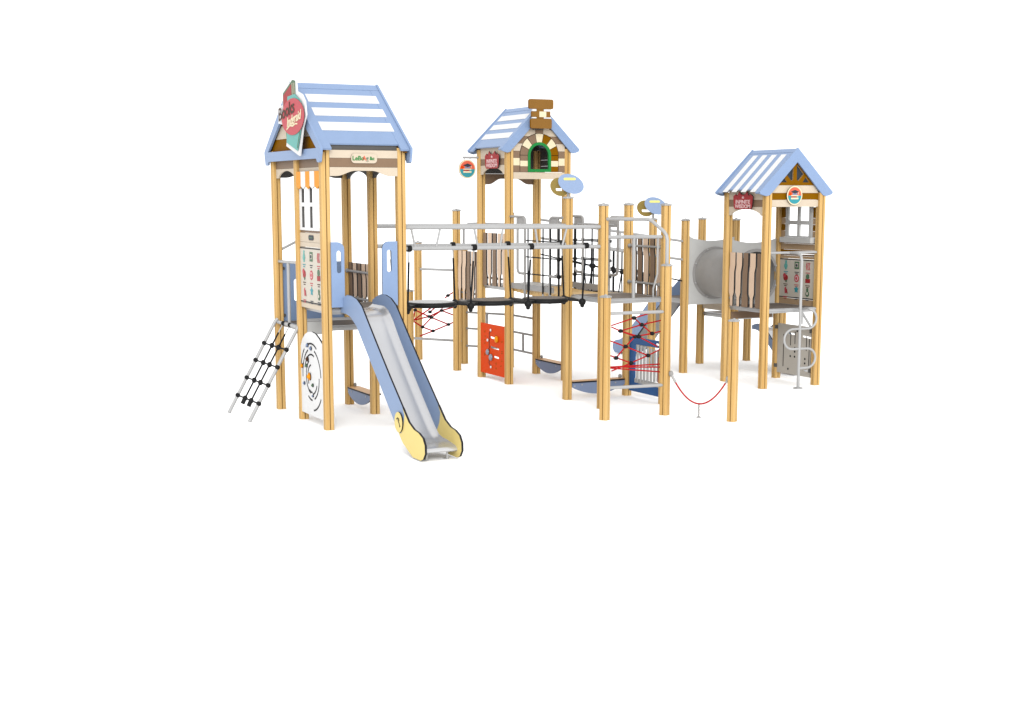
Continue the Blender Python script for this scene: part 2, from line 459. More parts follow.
# headers (front, back, right side, left side); the boards are dark grey on their inner side
for y, s in ((LY-.03, 'front'), (LY+2.01, 'back')):
    a, b = LX+.055, LX+.945; f = s == 'front'
    for lp, k in ((rect(a, 3.36, b, 3.455), 'cream'), (rect(a, 3.25, b, 3.357), 'taupe'), (arch_board(a, b, 3.247, 3.14, 3.205, .10, .34), 'cream')):
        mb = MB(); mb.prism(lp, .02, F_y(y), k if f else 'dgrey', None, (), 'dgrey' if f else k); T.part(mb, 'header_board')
    mb = MB(); mb.box((a, y+.001, 3.458), (b, y+.025, 3.53), 'dgrey'); T.part(mb, 'recess_shade_strip')  # dark strip in place of the eave recess, its shade put into the colour
for x in (LX, LX+1):
    for k in (0, 1):
        a, b = LY+k+.055, LY+k+.945; f = x < LX+.5
        lps = [(rect(a, 3.253, b, 3.42), 'taupe')]
        if k == 1 or not f: lps.append((arch_board(a, b, 3.25, 3.13, 3.225, .10), 'cream'))
        else: lps.append((rect(a, 3.205, b, 3.25), 'cream'))
        for lp, m_ in lps:
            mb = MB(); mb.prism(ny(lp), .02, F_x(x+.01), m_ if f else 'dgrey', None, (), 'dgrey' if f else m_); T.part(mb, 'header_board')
# shop wall on the left side: awning, window, counter boards, menu
a, b = LY+.055, LY+.945
aw = MB(); n = 5; w = (b-a)/n
for i in range(n):
    y0 = b-w*(i+1); y1 = b-w*i; m = (y0+y1)/2
    aw.prism(ny([(y0, 3.203), (y0, 3.02), (m, 2.985), (y1, 3.02), (y1, 3.203)]), .02, ((LX-.035, 0, 0), (0,-1,0), (-.12,0,.99)) if False else F_x(LX-.032), 'amber' if i % 2 == 0 else 'white')
T.part(aw, 'awning')
win = MB(); panes = []
for y0, y1 in ((.545, .80), (.135, .475)):
    panes.append(ny(rect(y0, 2.815, y1, 3.15))); panes.append(ny(rect(y0, 2.50, y1, 2.765)))
win.prism(ny(rect(a, 2.465, b, 3.2)), .034, F_x(LX+.015), 'white', 'dgrey', panes)
T.part(win, 'window')
for z0, z1, m_, t_ in ((2.435, 2.462, 'taupe', .02), (2.318, 2.432, 'cream', .03), (2.255, 2.315, 'cream', .03), (1.475, 1.535, 'cream', .03)):
    cb = MB(); cb.prism(ny(rect(a, z0, b, z1)), t_, F_x(LX+.01), m_); T.part(cb, 'counter_board')
def menu(th, fx, ya, yb, z0, z1):
    """pale board printed with nine little pictures; front looks to -x"""
    mb = MB(); mb.prism(ny(rect(ya, z0, yb, z1)), .022, F_x(fx), 'paper', 'edge')
    bd = th.part(mb, 'menu_board')
    for zz in (z0+.012, z1-.012):
        ln = MB(); ln.prism(ny(rect(ya, zz-.007, yb, zz+.007)), .002, F_x(fx-.0225), 'edge'); th.part(ln, 'border_line', bd)
    xf = fx-.0235
    cw = (yb-ya)/3.3; rh = (z1-z0)/3.2
    sets = [['teal', 'sage', 'rose'], ['red', 'rose', 'red'], ['rose', 'dteal', 'sage']]
    rnd = random.Random(3)
    for r_ in range(3):
        for c_ in range(3):
            cy = yb-(yb-ya)*.18-c_*(yb-ya)*.32; cz = z1-(z1-z0)*.17-r_*(z1-z0)*.32
            k = sets[r_][c_]; s = cw*.22; pic = MB()
            if r_ == 0 and c_ == 0:
                pic.prism(ny(ribbon([(cy, cz-s*1.2), (cy, cz+s*1.3)], s*.8)), .002, F_x(xf), 'teal'); pic.prism(ny(circ(cy, cz-s*.2, s*.75, 12)), .002, F_x(xf-.0025), 'teal')
            elif r_ == 0 and c_ == 1:
                pic.prism(ny(rect(cy-s, cz-s*.9, cy+s, cz+s*1.1)), .002, F_x(xf), 'sage'); pic.prism(ny(rect(cy-s*.55, cz-s*.4, cy+s*.55, cz+s*.7)), .002, F_x(xf-.0025), 'paper'); pic.prism(ny(circ(cy, cz+s*.1, s*.4, 10)), .002, F_x(xf-.005), 'charcoal')
            elif r_ == 0:
                for dy in (-.6, 0, .6): pic.prism(ny(ribbon([(cy+dy*s-.2*s, cz-s), (cy+dy*s+.2*s, cz), (cy+dy*s-.1*s, cz+s)], s*.28)), .002, F_x(xf), 'rose')
            elif r_ == 1 and c_ == 0:
                pic.prism(ny(circ(cy, cz, s, 12, s*.9)), .002, F_x(xf), 'red'); pic.prism(ny(circ(cy+s*.5, cz+s*.6, s*.6, 10)), .002, F_x(xf-.0025), 'rose'); pic.prism(ny(circ(cy-s*.3, cz-s*.9, s*.35, 8)), .002, F_x(xf-.003), 'sage')
            elif r_ == 1 and c_ == 1:
                pic.prism(ny(circ(cy, cz, s*1.05, 12)), .002, F_x(xf), 'rose'); pic.prism(ny(circ(cy, cz, s*.7, 12)), .002, F_x(xf-.0025), 'pink'); pic.prism(ny(circ(cy, cz, s*.4, 12)), .002, F_x(xf-.005), 'rose')
            elif r_ == 1:
                pic.prism(ny(rect(cy-s, cz-s, cy+s, cz+.1*s)), .002, F_x(xf), 'red'); pic.prism(ny(circ(cy, cz+s*.7, s*.75, 10)), .002, F_x(xf-.0025), 'sage')
            elif c_ == 0:
                pic.prism(ny([(cy-s*.7, cz-s*.7), (cy+s*.2, cz-s*.9), (cy+s*.4, cz+s*.6), (cy-s*.2, cz+s)]), .002, F_x(xf), 'rose'); pic.prism(ny(ribbon([(cy-s, cz-s*.9), (cy-s*.6, cz+s*.4)], s*.3)), .002, F_x(xf-.0025), 'red')
            elif c_ == 1:
                st = []
                for q in range(10): st.append((cy+math.sin(q*PI/5)*s*(1.05 if q % 2 == 0 else .6), cz+s*.4+math.cos(q*PI/5)*s*(1.05 if q % 2 == 0 else .6)))
                pic.prism(ny(st), .002, F_x(xf), 'dteal')
            else:
                pic.prism(ny(circ(cy, cz-s*.5, s*.8, 12)), .002, F_x(xf), 'sage'); pic.prism(ny(circ(cy, cz+s*.6, s*.5, 10)), .002, F_x(xf-.0025), 'sage'); pic.prism(ny(circ(cy, cz-s*.4, s*.4, 10)), .002, F_x(xf-.005), 'paper')
            # two little caption lines of dashes
            kk = {'teal': 'dteal', 'sage': 'charcoal', 'rose': 'rose', 'red': 'dbrown', 'dteal': 'charcoal'}[k]
            for q, (dz, wd) in enumerate(((-1.75, .95), (-2.2, .6))):
                pic.prism(ny(rect(cy-s*wd, cz+s*dz-.006, cy+s*wd, cz+s*dz+.006)), .0015, F_x(xf), kk)
            th.part(pic, 'picture', bd)
    return bd
menu(T, LX+.0, LY+.055, LY+.945, 1.54, 2.25)
sp = MB(); sp.prism(ny(rrect(LY+.39, 2.343, LY+.58, 2.407, .025, 3)), .006, F_x(LX-.021), 'charcoal'); sp.prism(ny(rect(LY+.42, 2.369, LY+.55, 2.381)), .002, F_x(LX-.0275), 'sage')
T.part(sp, 'name_tag')
# back board of the lower deck and guard rails of the ladder entry
bb = MB(); bb.prism(rect(LX+.055, 1.19, LX+.945, 2.0), .022, F_y(LY+2.03), 'blue', None, [slot((LX+.255, 1.50), (LX+.255, 1.74), .06), slot((LX+.745, 1.50), (LX+.745, 1.74), .06)])
bd = T.part(bb, 'back_panel')
for z in (1.28, 1.92):
    for x in (LX+.075, LX+.925): bo = MB(); bo.tube([(x, LY+2.03-.022, z), (x, LY+1.985, z)], .022, 'dgrey', 8); T.part(bo, 'bolt', bd)
rl = MB(); rl.tube([(LX, LY+1.94, 2.02), (LX, LY+1.06, 2.035)], .02, 'tube'); rl.tube([(LX-.01, LY+1.50, 1.2), (LX-.01, LY+1.50, 2.02)], .022, 'tube')
T.part(rl, 'entry_rail')
rl = MB(); rl.tube([(LX+.03, LY+1.98, 2.17), (LX+.34, LY+1.98, 2.32), (LX+.50, LY+1.98, 2.32)], .018, 'tube'); T.part(rl, 'handrail')

slat_fence((LX+1, LY+1.95), (LX+1, LY+1.05), 1.42, 1.99, 'short pale and brown slat fence on the slide tower beside the blue slide panel', 'bpbpp', side=-1, rail=(0.16, .8))

# name plate above the slide
NP = Th('name_plate', 'cream rounded name plate with green and red lettering above the slide', 'sign', (-3.475, LY-.06, 3.355))
mb = MB(); mb.prism(rrect(-3.645, 3.297, -3.305, 3.414, .045, 5), .012, F_y(LY-.052), 'cream', 'dbrown')
pl = NP.part(mb, 'plate')
for t_, x, m_, s_ in (('LeBo', -3.552, 'green', .076), ('A', -3.474, 'coral', .08), ('g', -3.435, 'sage', .076), ('&c', -3.372, 'green', .06)):
    add_text(NP, t_, s_, m_, RY, (x, LY-.066, 3.355), pl, bold=.0015)

# shop sign on the gable
SG = Th('shop_sign', 'red and teal bookshop sign with a round red badge on the left gable', 'sign', (LX-.12, .70, 3.4))
SX = -4.105
back = [(1.086, 4.213), (0.702, 4.345), (0.542, 4.32), (0.511, 4.187), (0.316, 4.138), (0.204, 4.049), (0.165, 3.88), (0.30, 3.728), (0.45, 3.39), (0.985, 3.53), (0.93, 3.641), (1.07, 3.798), (1.30, 3.826), (1.29, 4.033), (1.098, 4.051)]
mb = MB(); mb.prism(ny(back), .02, F_x(SX), 'white'); bk = SG.part(mb, 'backing')
mb = MB(); mb.prism(ny([(1.055, 4.19), (.66, 4.335), (.56, 4.315), (.55, 3.99), (1.06, 3.95)]), .006, F_x(SX-.021), 'sage'); mb.prism(ny([(1.035, 4.165), (.70, 4.285), (.70, 3.95), (1.035, 3.95)]), .004, F_x(SX-.0275), 'red')
for k, yy in enumerate((.66, .62, .585)): mb.prism(ny([(yy+.012, 4.29), (yy-.006, 4.30), (yy-.006, 3.97), (yy+.012, 3.97)]), .003, F_x(SX-.0275), 'cream' if k % 2 == 0 else 'sage')
SG.part(mb, 'book')
mb = MB(); mb.prism(ny([(.84, 4.14), (.55, 4.155), (.32, 4.06), (.262, 3.97), (.30, 3.88), (.30, 3.75), (.475, 3.455), (.915, 3.57), (.90, 3.7)]), .006, F_x(SX-.031), 'teal'); mb.prism(ny(ribbon([(.305, 4.03), (.272, 3.97), (.30, 3.80), (.475, 3.49)], .02)), .003, F_x(SX-.0375), 'sage')
mb.prism(ny([(.985, 3.80), (.94, 3.80), (.905, 3.60), (.945, 3.60)]), .004, F_x(SX-.021), 'green')
SG.part(mb, 'ribbon')
mb = MB(); mb.prism(ny(circ(.62, 3.88, .45, 36, .226)), .006, F_x(SX-.041), 'rose'); bdg = SG.part(mb, 'badge')
add_text(SG, 'Books', .265, 'dbrown', ((0,-1.0,.14), (0,-.0,.86)), (SX-.051, .86, 3.96), bdg, bold=.004, extrude=.002)
add_text(SG, 'Indgraid', .165, 'ivory', ((0,-1.06,.16), (0,-.25,.98)), (SX-.051, .55, 3.85), bdg, bold=.004, extrude=.002)
mb = MB(); mb.prism(ny(ribbon([(.86, 3.73), (.72, 3.775), (.60, 3.765), (.50, 3.79), (.42, 3.785)], .018)), .004, F_x(SX-.048), 'ivory'); SG.part(mb, 'flourish', bdg)

# maze board under the shop wall
MZ = Th('maze_board', 'white maze game board with black arc slots between the two front left posts', 'game panel', (LX, LY+.5, 0), 'play boards between posts')
mb = MB(); mx = LX-.02
mb.prism(ny([(LY+.945, .10), (LY+.945, .96), (.83, 1.06), (.72, 1.13), (.6, 1.17), (.45, 1.185), (.3, 1.17), (.17, 1.125), (LY+.055, 1.05), (LY+.055, .10)]), .022, F_x(mx), 'white', 'edge')
bd = MZ.part(mb, 'board')
sl = MB()
def arcslot(r_, a0, a1, w=.022):
    pts = arc(.47, .60, r_, a0, a1, 16, r_*1.0)
    sl.prism(ny(ribbon(pts, w)), .002, F_x(mx-.0225), 'edge')
for r_, a0, a1 in ((.43, 60, 118), (.43, 215, 262), (.36, -5, 68), (.36, 108, 176), (.29, 20, 110), (.29, 178, 250), (.22, -75, 62), (.22, 205, 262), (.155, -40, 80), (.30, 268, 300), (.44, 10, 50), (.20, 265, 300)): arcslot(r_, a0, a1)
MZ.part(sl, 'slots', bd)
kn = MB()
for y_, z_, k, s in ((.54, .60, 'amber', .065), (.60, 1.0, 'slate', .035), (.47, .97, 'slate', .035), (.61, .82, 'dbrown', .045), (.83, .71, 'amber', .04), (.65, .73, 'sage', .032), (.76, .49, 'slate', .03), (.42, .50, 'sage', .03), (.42, .36, 'slate', .022)):
    kn = MB(); kn.prism(ny(circ(y_, z_, s*.8, 14)), .012, F_x(mx-.0245), k, 'edge'); kn.ball((mx-.038, y_, z_), s*.5, k); MZ.part(kn, 'knob', bd)

# slide entry plates
for (x0, x1, xs, lab) in ((-3.925, -3.755, -3.825, 'left'), (-3.25, -3.05, -3.185, 'right')):
    pass

# =========================================================================================
#  slides
# =========================================================================================
UP = [(0.0, 1.60), (-.15, 1.655), (-.30, 1.69), (-.45, 1.69), (-.62, 1.66), (-.79, 1.585), (-.95, 1.447), (-1.27, 1.176), (-1.67, .845), (-2.07, .53), (-2.25, .385), (-2.40, .325), (-2.54, .305), (-2.65, .265), (-2.71, .19), (-2.715, .10), (-2.66, .03), (-2.59, .005)]
LO = [(-2.36, .005), (-2.26, .045), (-2.06, .13), (-1.88, .275), (-1.66, .46), (-1.38, .695), (-1.0, 1.0), (-.60, 1.335), (-.40, 1.43), (-.22, 1.46), (0.0, 1.46)]
SHEET = [(0.0, 1.505), (-.40, 1.505), (-.54, 1.462), (-.68, 1.355), (-.82, 1.21), (-1.2, .865), (-1.6, .525), (-1.95, .235), (-2.08, .155), (-2.2, .13), (-2.34, .135), (-2.52, .132), (-2.575, .126), (-2.60, .112), (-2.605, .095), (-2.59, .08)]
def make_slide(label, loc, rot, k, plates=True, xl=-.26, xr=.18, foot='yellow'):
    th = thing('slide', label, 'slide', loc, 'playground slides'); th.rotation_euler = (0, 0, rot)
    sc = lambda pts: [(p[0]*k, p[1]*k) for p in pts]
    seam_u, seam_l = 9, 3       # UP index where yellow starts / LO index where it ends
    blue = sc(UP[:seam_u+1]+[(-2.13, .45), (-2.10, .33), (-2.02, .22)]+LO[3:])
    yel = sc([(-2.072, .527)]+UP[seam_u+1:]+LO[:3]+[(-1.885, .272), (-2.022, .222), (-2.102, .332), (-2.132, .452)])
    for x, t in ((xl, -.02), (xr, .02)):
        mb = MB(); F = ((x+(.02 if t < 0 else 0.0)-.0, 0, 0), (0,-1,0), (0,0,1))
        if t > 0: F = ((x+.02, 0, 0), (0,-1,0), (0,0,1))
        mb.prism(ny(blue), .02, F, 'blue', 'edge'); sd = mb.build('side_panel', th)
        mb = MB(); F2 = ((F[0][0]+.003, 0, 0), F[1], F[2])
        mb.prism(ny(yel), .026, F2, foot, 'edge'); mb.build('foot_panel', sd)
    # roundel on the outer left side, over the joint
    mb = MB(); mb.prism(ny(circ(-1.985*k, .35*k, .118, 26)), .014, ((xl-.006, 0, 0), (0,-1,0), (0,0,1)), foot, 'edge')
    rd = mb.build('roundel', th)
    mb = MB(); cy, cz = -1.985*k, .35*k
    mb.prism(ny(ribbon([(cy+.05, cz+.03), (cy+.02, cz+.05), (cy+.0, cz+.015), (cy-.03, cz-.01), (cy-.045, cz-.05), (cy-.06, cz-.035)], .012)), .003, ((xl-.0205, 0, 0), (0,-1,0), (0,0,1)), 'edge')
    mb.prism(ny(ribbon([(cy-.01, cz+.05), (cy-.03, cz+.02)], .012)), .003, ((xl-.0205, 0, 0), (0,-1,0), (0,0,1)), 'edge')
    mb.build('squiggle', rd)
    # steel chute: sheet with softly raised edges
    pts = sc(SHEET); prof = [(xl+.021+.10*q/8, .045*((8-q)/8)**2.2) for q in range(9)]+[((xl+xr)/2, -.002)]+[(xr-.001-.10*q/8, .045*((8-q)/8)**2.2) for q in range(8, -1, -1)]
    mb = MB(); vs = []; fs = []; n = len(prof)
    fine = []
    for i in range(len(pts)-1):
        for q in range(3): f = q/3; fine.append((pts[i][0]*(1-f)+pts[i+1][0]*f, pts[i][1]*(1-f)+pts[i+1][1]*f))
    fine.append(pts[-1])
    for i, p in enumerate(fine):
        a = fine[max(0, i-1)]; b = fine[min(len(fine)-1, i+1)]; d = math.hypot(b[0]-a[0], b[1]-a[1]); nyy, nz = (b[1]-a[1])/d, -(b[0]-a[0])/d
        if p[0] < -2.57*k: flat = 0
        else: flat = min(1.0, (2.57*k+p[0])/(.4*k)+.15)
        for x, h in prof:
            vs.append((x, p[0]+nyy*h*flat, p[1]+nz*h*flat))
    m_ = len(fine)
    for i in range(m_-1):
        for j in range(n-1): fs.append((i*n+j, i*n+j+1, (i+1)*n+j+1, (i+1)*n+j))
    mb._add(vs, fs, 'steel', True)
    # underside skin, 25 mm below
    vs2 = []
    for i, p in enumerate(fine[:-6]):
        a = fine[max(0, i-1)]; b = fine[min(len(fine)-1, i+1)]; d = math.hypot(b[0]-a[0], b[1]-a[1]); nyy, nz = (b[1]-a[1])/d, -(b[0]-a[0])/d
        for x in (xl+.021, xr-.001): vs2.append((x, p[0]-nyy*.025, p[1]-nz*.025))
    mb._add(vs2, [(2*i, 2*i+2, 2*i+3, 2*i+1) for i in range(len(fine)-7)], 'dtube', True)
    mb.build('chute', th)
    for x in (xl+.09, xr-.10):
        ft = MB(); ft.tube([(x, -2.54*k, GZ), (x, -2.54*k, .12*k)], .014, 'tube', 8); ft.box((x-.03, -2.5*k-.03, GZ), (x+.03, -2.5*k+.03, GZ+.008), 'tube'); ft.build('foot', th)
    if plates:
        for (x0, x1, sx, flip) in ((-.40, xl+.03, -.30, 1), (.27, .475, .365, -1)):
            mb = MB(); r_ = .09; z0, z1 = 1.53*k, 2.335*k
            if flip > 0: lp = [(x0, z0), (x1, z0)]+arc(x1-r_, z1-r_, r_, 0, 90, 6)+[(x0, z1)]
            else: lp = [(x0, z0), (x1, z0), (x1, z1)]+arc(x0+r_, z1-r_, r_, 90, 180, 6)
            mb.prism(lp, .02, ((0, -.11, 0), (1,0,0), (0,0,1)), 'blue', 'edge' if flip < 0 else None, [slot((sx, 1.98*k), (sx, 2.20*k), .058)])
            mb.build('entry_panel', th)
    return th
make_slide('blue sided steel slide with yellow foot running down from the left tower', (-3.535, 0, 0), 0, 1.0)
make_slide('blue slide running down behind the rope net and blue chime board', (3.95, 3.92, 0), PI, 0.8, plates=False, foot='blue')
make_slide('low blue slide mostly hidden behind the posts of the right tower', (4.90, 2.95, 0), 0, 0.45, plates=False, foot='blue')

# ladder
LD = Th('rope_ladder', 'leaning ladder of grey rails and black rope rungs on the left tower', 'ladder', (-4.4, 1.43, 0))
tops = ((-4.055, 1.88, 1.21), (-4.02, .99, 1.20)); feet = ((-4.735, 1.88, -0.01), (-4.707, .99, -0.01))
for t_, f_ in zip(tops, feet):
    mb = MB(); mb.tube([f_, t_, (t_[0]+.035, t_[1], t_[2]+.03)], .024, 'tube', 12); LD.part(mb, 'rail')
def lerp(a, b, f): return tuple(a[i]*(1-f)+b[i]*f for i in range(3))
for w_ in (.36, .65):
    mb = MB(); a = lerp(lerp(feet[0], feet[1], w_), lerp(tops[0], tops[1], w_), .165); b = lerp(tops[0], tops[1], w_)
    a2 = lerp(a, b, .88)
    mb.tube([a, a2], .012, 'rope', 8); mb.tube([a2, b], .009, 'tube', 8); mb.ball(b, .032, 'black'); mb.tube([(a[0]-.02, a[1], a[2]-.04), (a[0]+.012, a[1], a[2]+.025)], .03, 'black', 8)
    LD.part(mb, 'rope')
for f in (.193, .385, .575, .76):
    a = lerp(feet[0], tops[0], f); b = lerp(feet[1], tops[1], f); mb = MB(); mb.tube([a, b], .011, 'rope', 8)
    for q in (0, .36, .65, 1): p = lerp(a, b, q); mb.ball(p, .035, 'black', (1, 1.35, 1) if q in (0, 1) else (1, 1, 1.1))
    LD.part(mb, 'rung')
mb = MB(); mb.tube([(LX-.045, LY+1.9, 1.2), (LX-.045, LY+1.05, 1.2)], .024, 'tube'); LD.part(mb, 'top_bar')

# =========================================================================================
#  sign plates (round emblems, red tickets)
# =========================================================================================
def emblem(cx, y, cz, r, label, arm=None):
    th = Th('round_sign', label, 'sign', (cx, y, cz-r), 'round graduation cap signs')
    mb = MB(); mb.prism(circ(cx, cz, r, 36), .014, F_y(y), 'ivory', 'dgrey'); pl = th.part(mb, 'disc')
    q = r*.86; y1 = y-.0145
    mb = MB(); mb.prism(arc(cx, cz, q, 0, 180, 24), .003, F_y(y1), 'coral'); mb.prism(arc(cx, cz-.002, q, 180, 360, 24), .003, F_y(y1), 'dteal')
    mb.prism([(cx-q*.5, cz+.002), (cx-q*.97, cz+.002), (cx-q*.85, cz+q*.42), (cx-q*.5, cz+q*.3)], .0015, F_y(y1-.0032), 'orange')
    th.part(mb, 'field', pl)
    mb = MB(); s = r
    mb.prism([(cx-s*.55, cz+s*.38), (cx, cz+s*.58), (cx+s*.55, cz+s*.38), (cx, cz+s*.2)], .004, F_y(y1-.004), 'charcoal')
    mb.prism([(cx-s*.3, cz+s*.27), (cx, cz+s*.165), (cx+s*.3, cz+s*.27), (cx+s*.3, cz+s*.06), (cx-s*.3, cz+s*.06)], .004, F_y(y1-.004), 'slate')
    mb.prism(ribbon([(cx+s*.42, cz+s*.36), (cx+s*.44, cz+s*.1)], s*.05), .003, F_y(y1-.0085), 'ivory')
    th.part(mb, 'cap_picture', pl)
    mb = MB(); mb.prism(rect(cx-s*.5, cz-s*.08, cx+s*.45, cz+s*.03), .004, F_y(y1-.004), 'ivory'); mb.prism(rect(cx-s*.48, cz-s*.22, cx+s*.22, cz-s*.085), .004, F_y(y1-.004), 'red')
    mb.prism(rect(cx-s*.5, cz-s*.40, cx+s*.46, cz-s*.225), .004, F_y(y1-.004), 'ivory'); mb.prism(rect(cx+s*.25, cz-s*.21, cx+s*.42, cz-s*.09), .004, F_y(y1-.004), 'teal')
    th.part(mb, 'books_picture', pl)
    if arm:
        mb = MB(); mb.tube([arm[0], arm[1]], .017, 'tube'); mb.tube([(cx-.05, y-.007, cz+r-.01), (cx-.05, y-.007, arm[0][2])], .005, 'dtube', 6); mb.tube([(cx+.05, y-.007, cz+r-.01), (cx+.05, y-.007, arm[0][2])], .005, 'dtube', 6)
        th.part(mb, 'bracket')
    return th
emblem(-.246, 3.9, 3.32, .148, 'round graduation cap sign hanging from a bracket in the open air', arm=((-.32, 3.895, 3.50), (-.05, 3.895, 3.50)))
emblem(3.695, .665, 2.905, .143, 'round graduation cap sign fixed on the gable of the right tower')

def ticket(x, y, z, label, w=.26, h=.27):
    th = Th('ticket_sign', label, 'sign', (x, y, z-h/2), 'red popcorn shaped signs')
    mb = MB(); a = w
    prof = [(-.46, -.38), (-.40, -.5), (.40, -.5), (.46, -.38), (.5, .22), (.36, .36), (.30, .24), (.2, .5), (.1, .34), (0, .30), (-.1, .34), (-.2, .5), (-.3, .24), (-.38, .36), (-.5, .22)]
    mb.prism([(-(y)+p[0]*2*w*.98, z+p[1]*h) for p in prof], .014, F_x(x), 'red', 'edge'); pl = th.part(mb, 'plate')
    mb = MB(); mb.prism([(-y+p[0]*.045*1.4, z+.045+p[1]*.045) for p in [(0,.6),(.2,.15),(.6,.15),(.3,-.1),(.4,-.55),(0,-.25),(-.4,-.55),(-.3,-.1),(-.6,.15),(-.2,.15)]], .002, F_x(x-.0145), 'pink'); th.part(mb, 'star', pl)
    add_text(th, 'INFINITE', .082, 'pink', ((0,-1.18,0), (0,0,1)), (x-.017, y, z-.025), pl, bold=.002)
    add_text(th, 'WISDOM', .082, 'pink', ((0,-1.18,0), (0,0,1)), (x-.017, y, z-.092), pl, bold=.002)
    return th
ticket(-.055, 3.36, 3.455, 'dark red popcorn shaped sign on the middle tower, left of the brick front')
ticket(3.175, 1.225, 2.83, 'dark red popcorn shaped sign under the striped eave of the right tower')

# =========================================================================================
#  MIDDLE TOWER  (brick front, chimney)
# =========================================================================================
T = Th('playhouse_tower', 'playhouse tower with brick front, arched green window and brown chimney under a blue roof', 'playhouse', (.5, 3.4, 0), 'roofed playhouse towers')
posts(T, [(0, 2.9, 3.62), (1, 2.9, 3.62), (0, 3.9, 3.62), (1, 3.9, 3.62)], capped=False)
deck(T, .03, 2.93, .97, 3.87, 1.5, 'grey')
gable_roof(T, 2.83, 4.01, .5, .66, 3.60, 4.268, 'y', 'along', bw=0.115)
for x in (0., 1.0):
    mb = MB(); a, b = 2.955, 3.845; X = x-.035 if x == 0 else x+.03
    f = x == 0
    for lp, k in ((rect(a, 3.47, b, 3.66), 'cream'), (rect(a, 3.373, b, 3.467), 'taupe'), (arch_board(a, b, 3.37, 3.23, 3.335, .08), 'cream')):
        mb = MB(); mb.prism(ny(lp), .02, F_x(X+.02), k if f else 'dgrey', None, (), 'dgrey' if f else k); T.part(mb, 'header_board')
mb = MB(); mb.prism([(.055, 3.25), (.945, 3.25), (.945, 3.62), (1.1, 3.63), (.5, 4.235), (-.1, 3.63), (.055, 3.62)], .02, F_y(3.93), 'dgrey'); T.part(mb, 'back_board')
mb = MB(); mb.prism(arch_board(.055, .945, 3.247, 3.08, 3.17, .1, .3), .02, F_y(3.93), 'taupe'); T.part(mb, 'header_board')
# brick front: courses of cream and brown bricks round a green arched window
YF = 2.875
def gx(z): return min(.445, (4.20-z)/(4.20-3.60)*.56)          # half width of the front at height z
aw_, sp_, sill = .20, 3.515, 3.275
fr = MB(); co = [(3.262, 3.357, 'taupe'), (3.36, 3.472, 'ivory'), (3.475, 3.577, 'taupe'), (3.58, 3.69, 'cream'), (3.693, 3.80, 'taupe'), (3.803, 3.90, 'cream'), (3.903, 4.0, 'taupe'), (4.003, 4.12, 'cream')]
CX = .5
def outr(z):   # half width of arch surround at height z (bricks outside this)
    R = aw_+.135
    if z <= sp_: return R
    d = z-sp_
    return math.sqrt(max(0, R*R-d*d)) if d < R else 0
for z0, z1, k in co:
    for s in (-1, 1):
        zs = [z0+(z1-z0)*i/5 for i in range(6)]
        inn = [(CX+s*(outr(z)+.004), z) for z in zs]; out = [(CX+s*max(gx(z), outr(z)+.006), z) for z in zs]
        fr.prism(inn+out[::-1], .02, F_y(YF), k)
# arch stones
NS = 7
alt = ['ivory', 'taupe', 'ivory', 'brown']
for i in range(NS):
    a0 = 180/NS*i; a1 = 180/NS*(i+1)
    fr.prism(arc(CX, sp_, aw_+.128, a0+1, a1-1, 5)+arc(CX, sp_, aw_+.0, a1-1, a0+1, 5), .024, F_y(YF), ['brown', 'ivory', 'brown', 'ivory', 'taupe', 'ivory', 'taupe'][i])
for s in (-1, 1):
    for z0, z1, k in ((3.262, 3.345, 'brown' if s > 0 else 'taupe'), (3.348, 3.432, 'ivory'), (3.435, 3.512, 'brown' if s > 0 else 'taupe')):
        x0, x1 = sorted((CX+s*aw_, CX+s*(aw_+.128))); fr.prism(rect(x0, z0, x1, z1), .024, F_y(YF), k)
# central bricks above the keystone
for x0, x1, k in ((-.17, -.075, 'cream'), (-.072, .065, 'taupe'), (.068, .17, 'cream')): fr.prism(rect(CX+x0, 3.846, CX+x1, 3.93), .023, F_y(YF), k)
T.part(fr, 'brick_front')
gw = MB(); gw.prism(arc(CX, sp_, aw_, 0, 180, 16)+[(CX-aw_, sill-.012), (CX+aw_, sill-.012)], .034, F_y(YF), 'green', None, [arc(CX, sp_, aw_-.042, 0, 180, 16)+[(CX-aw_+.042, sill+.03), (CX+aw_-.042, sill+.03)]])
T.part(gw, 'window_frame')
mb = MB(); mb.prism(rect(.055, 3.155, .945, 3.257), .022, F_y(YF), 'cream'); T.part(mb, 'sill_board')
# back fill behind the bricks
mb = MB(); mb.prism([(.06, 3.3), (.94, 3.3), (.94, 3.62), (.5, 4.14), (.06, 3.62)], .012, F_y(YF+.014), 'edge', None, [arc(CX, sp_, aw_-.03, 0, 180, 14)+[(CX-aw_+.03, sill+.03), (CX+aw_-.03, sill+.03)]]); T.part(mb, 'backing_board')
# chimney
ch = MB(); yc = 2.725; o = .012
ch.prism(rrect(.225+o, 4.205, .642+o, 4.352, .03), .04, F_y(yc), 'chim', 'brown'); ch.prism(rrect(.256+o, 3.915, .615+o, 4.06, .02), .04, F_y(yc), 'chim', 'brown')
ch.prism(rect(.355+o, 4.062, .475+o, 4.203), .034, F_y(yc), 'chim')
for a_, b_ in ((.285, .352), (.478, .605)):
    for z0, z1 in ((4.0645, 4.0825), (4.1715, 4.2015)): ch.prism(rect(a_+o, z0, b_+o, z1), .036, F_y(yc), 'white')
ch.prism(rect(.275+o, 4.085, .398+o, 4.168), .04, F_y(yc), 'chim', 'brown'); ch.prism(rect(.40+o, 4.085, .518+o, 4.168), .042, F_y(yc), 'ivory'); ch.prism(rect(.52+o, 4.085, .59+o, 4.168), .04, F_y(yc), 'chim', 'brown')
T.part(ch, 'chimney')
ch = MB(); ch.box((.36, 2.75, 3.9), (.52, 2.82, 4.05), 'dgrey')
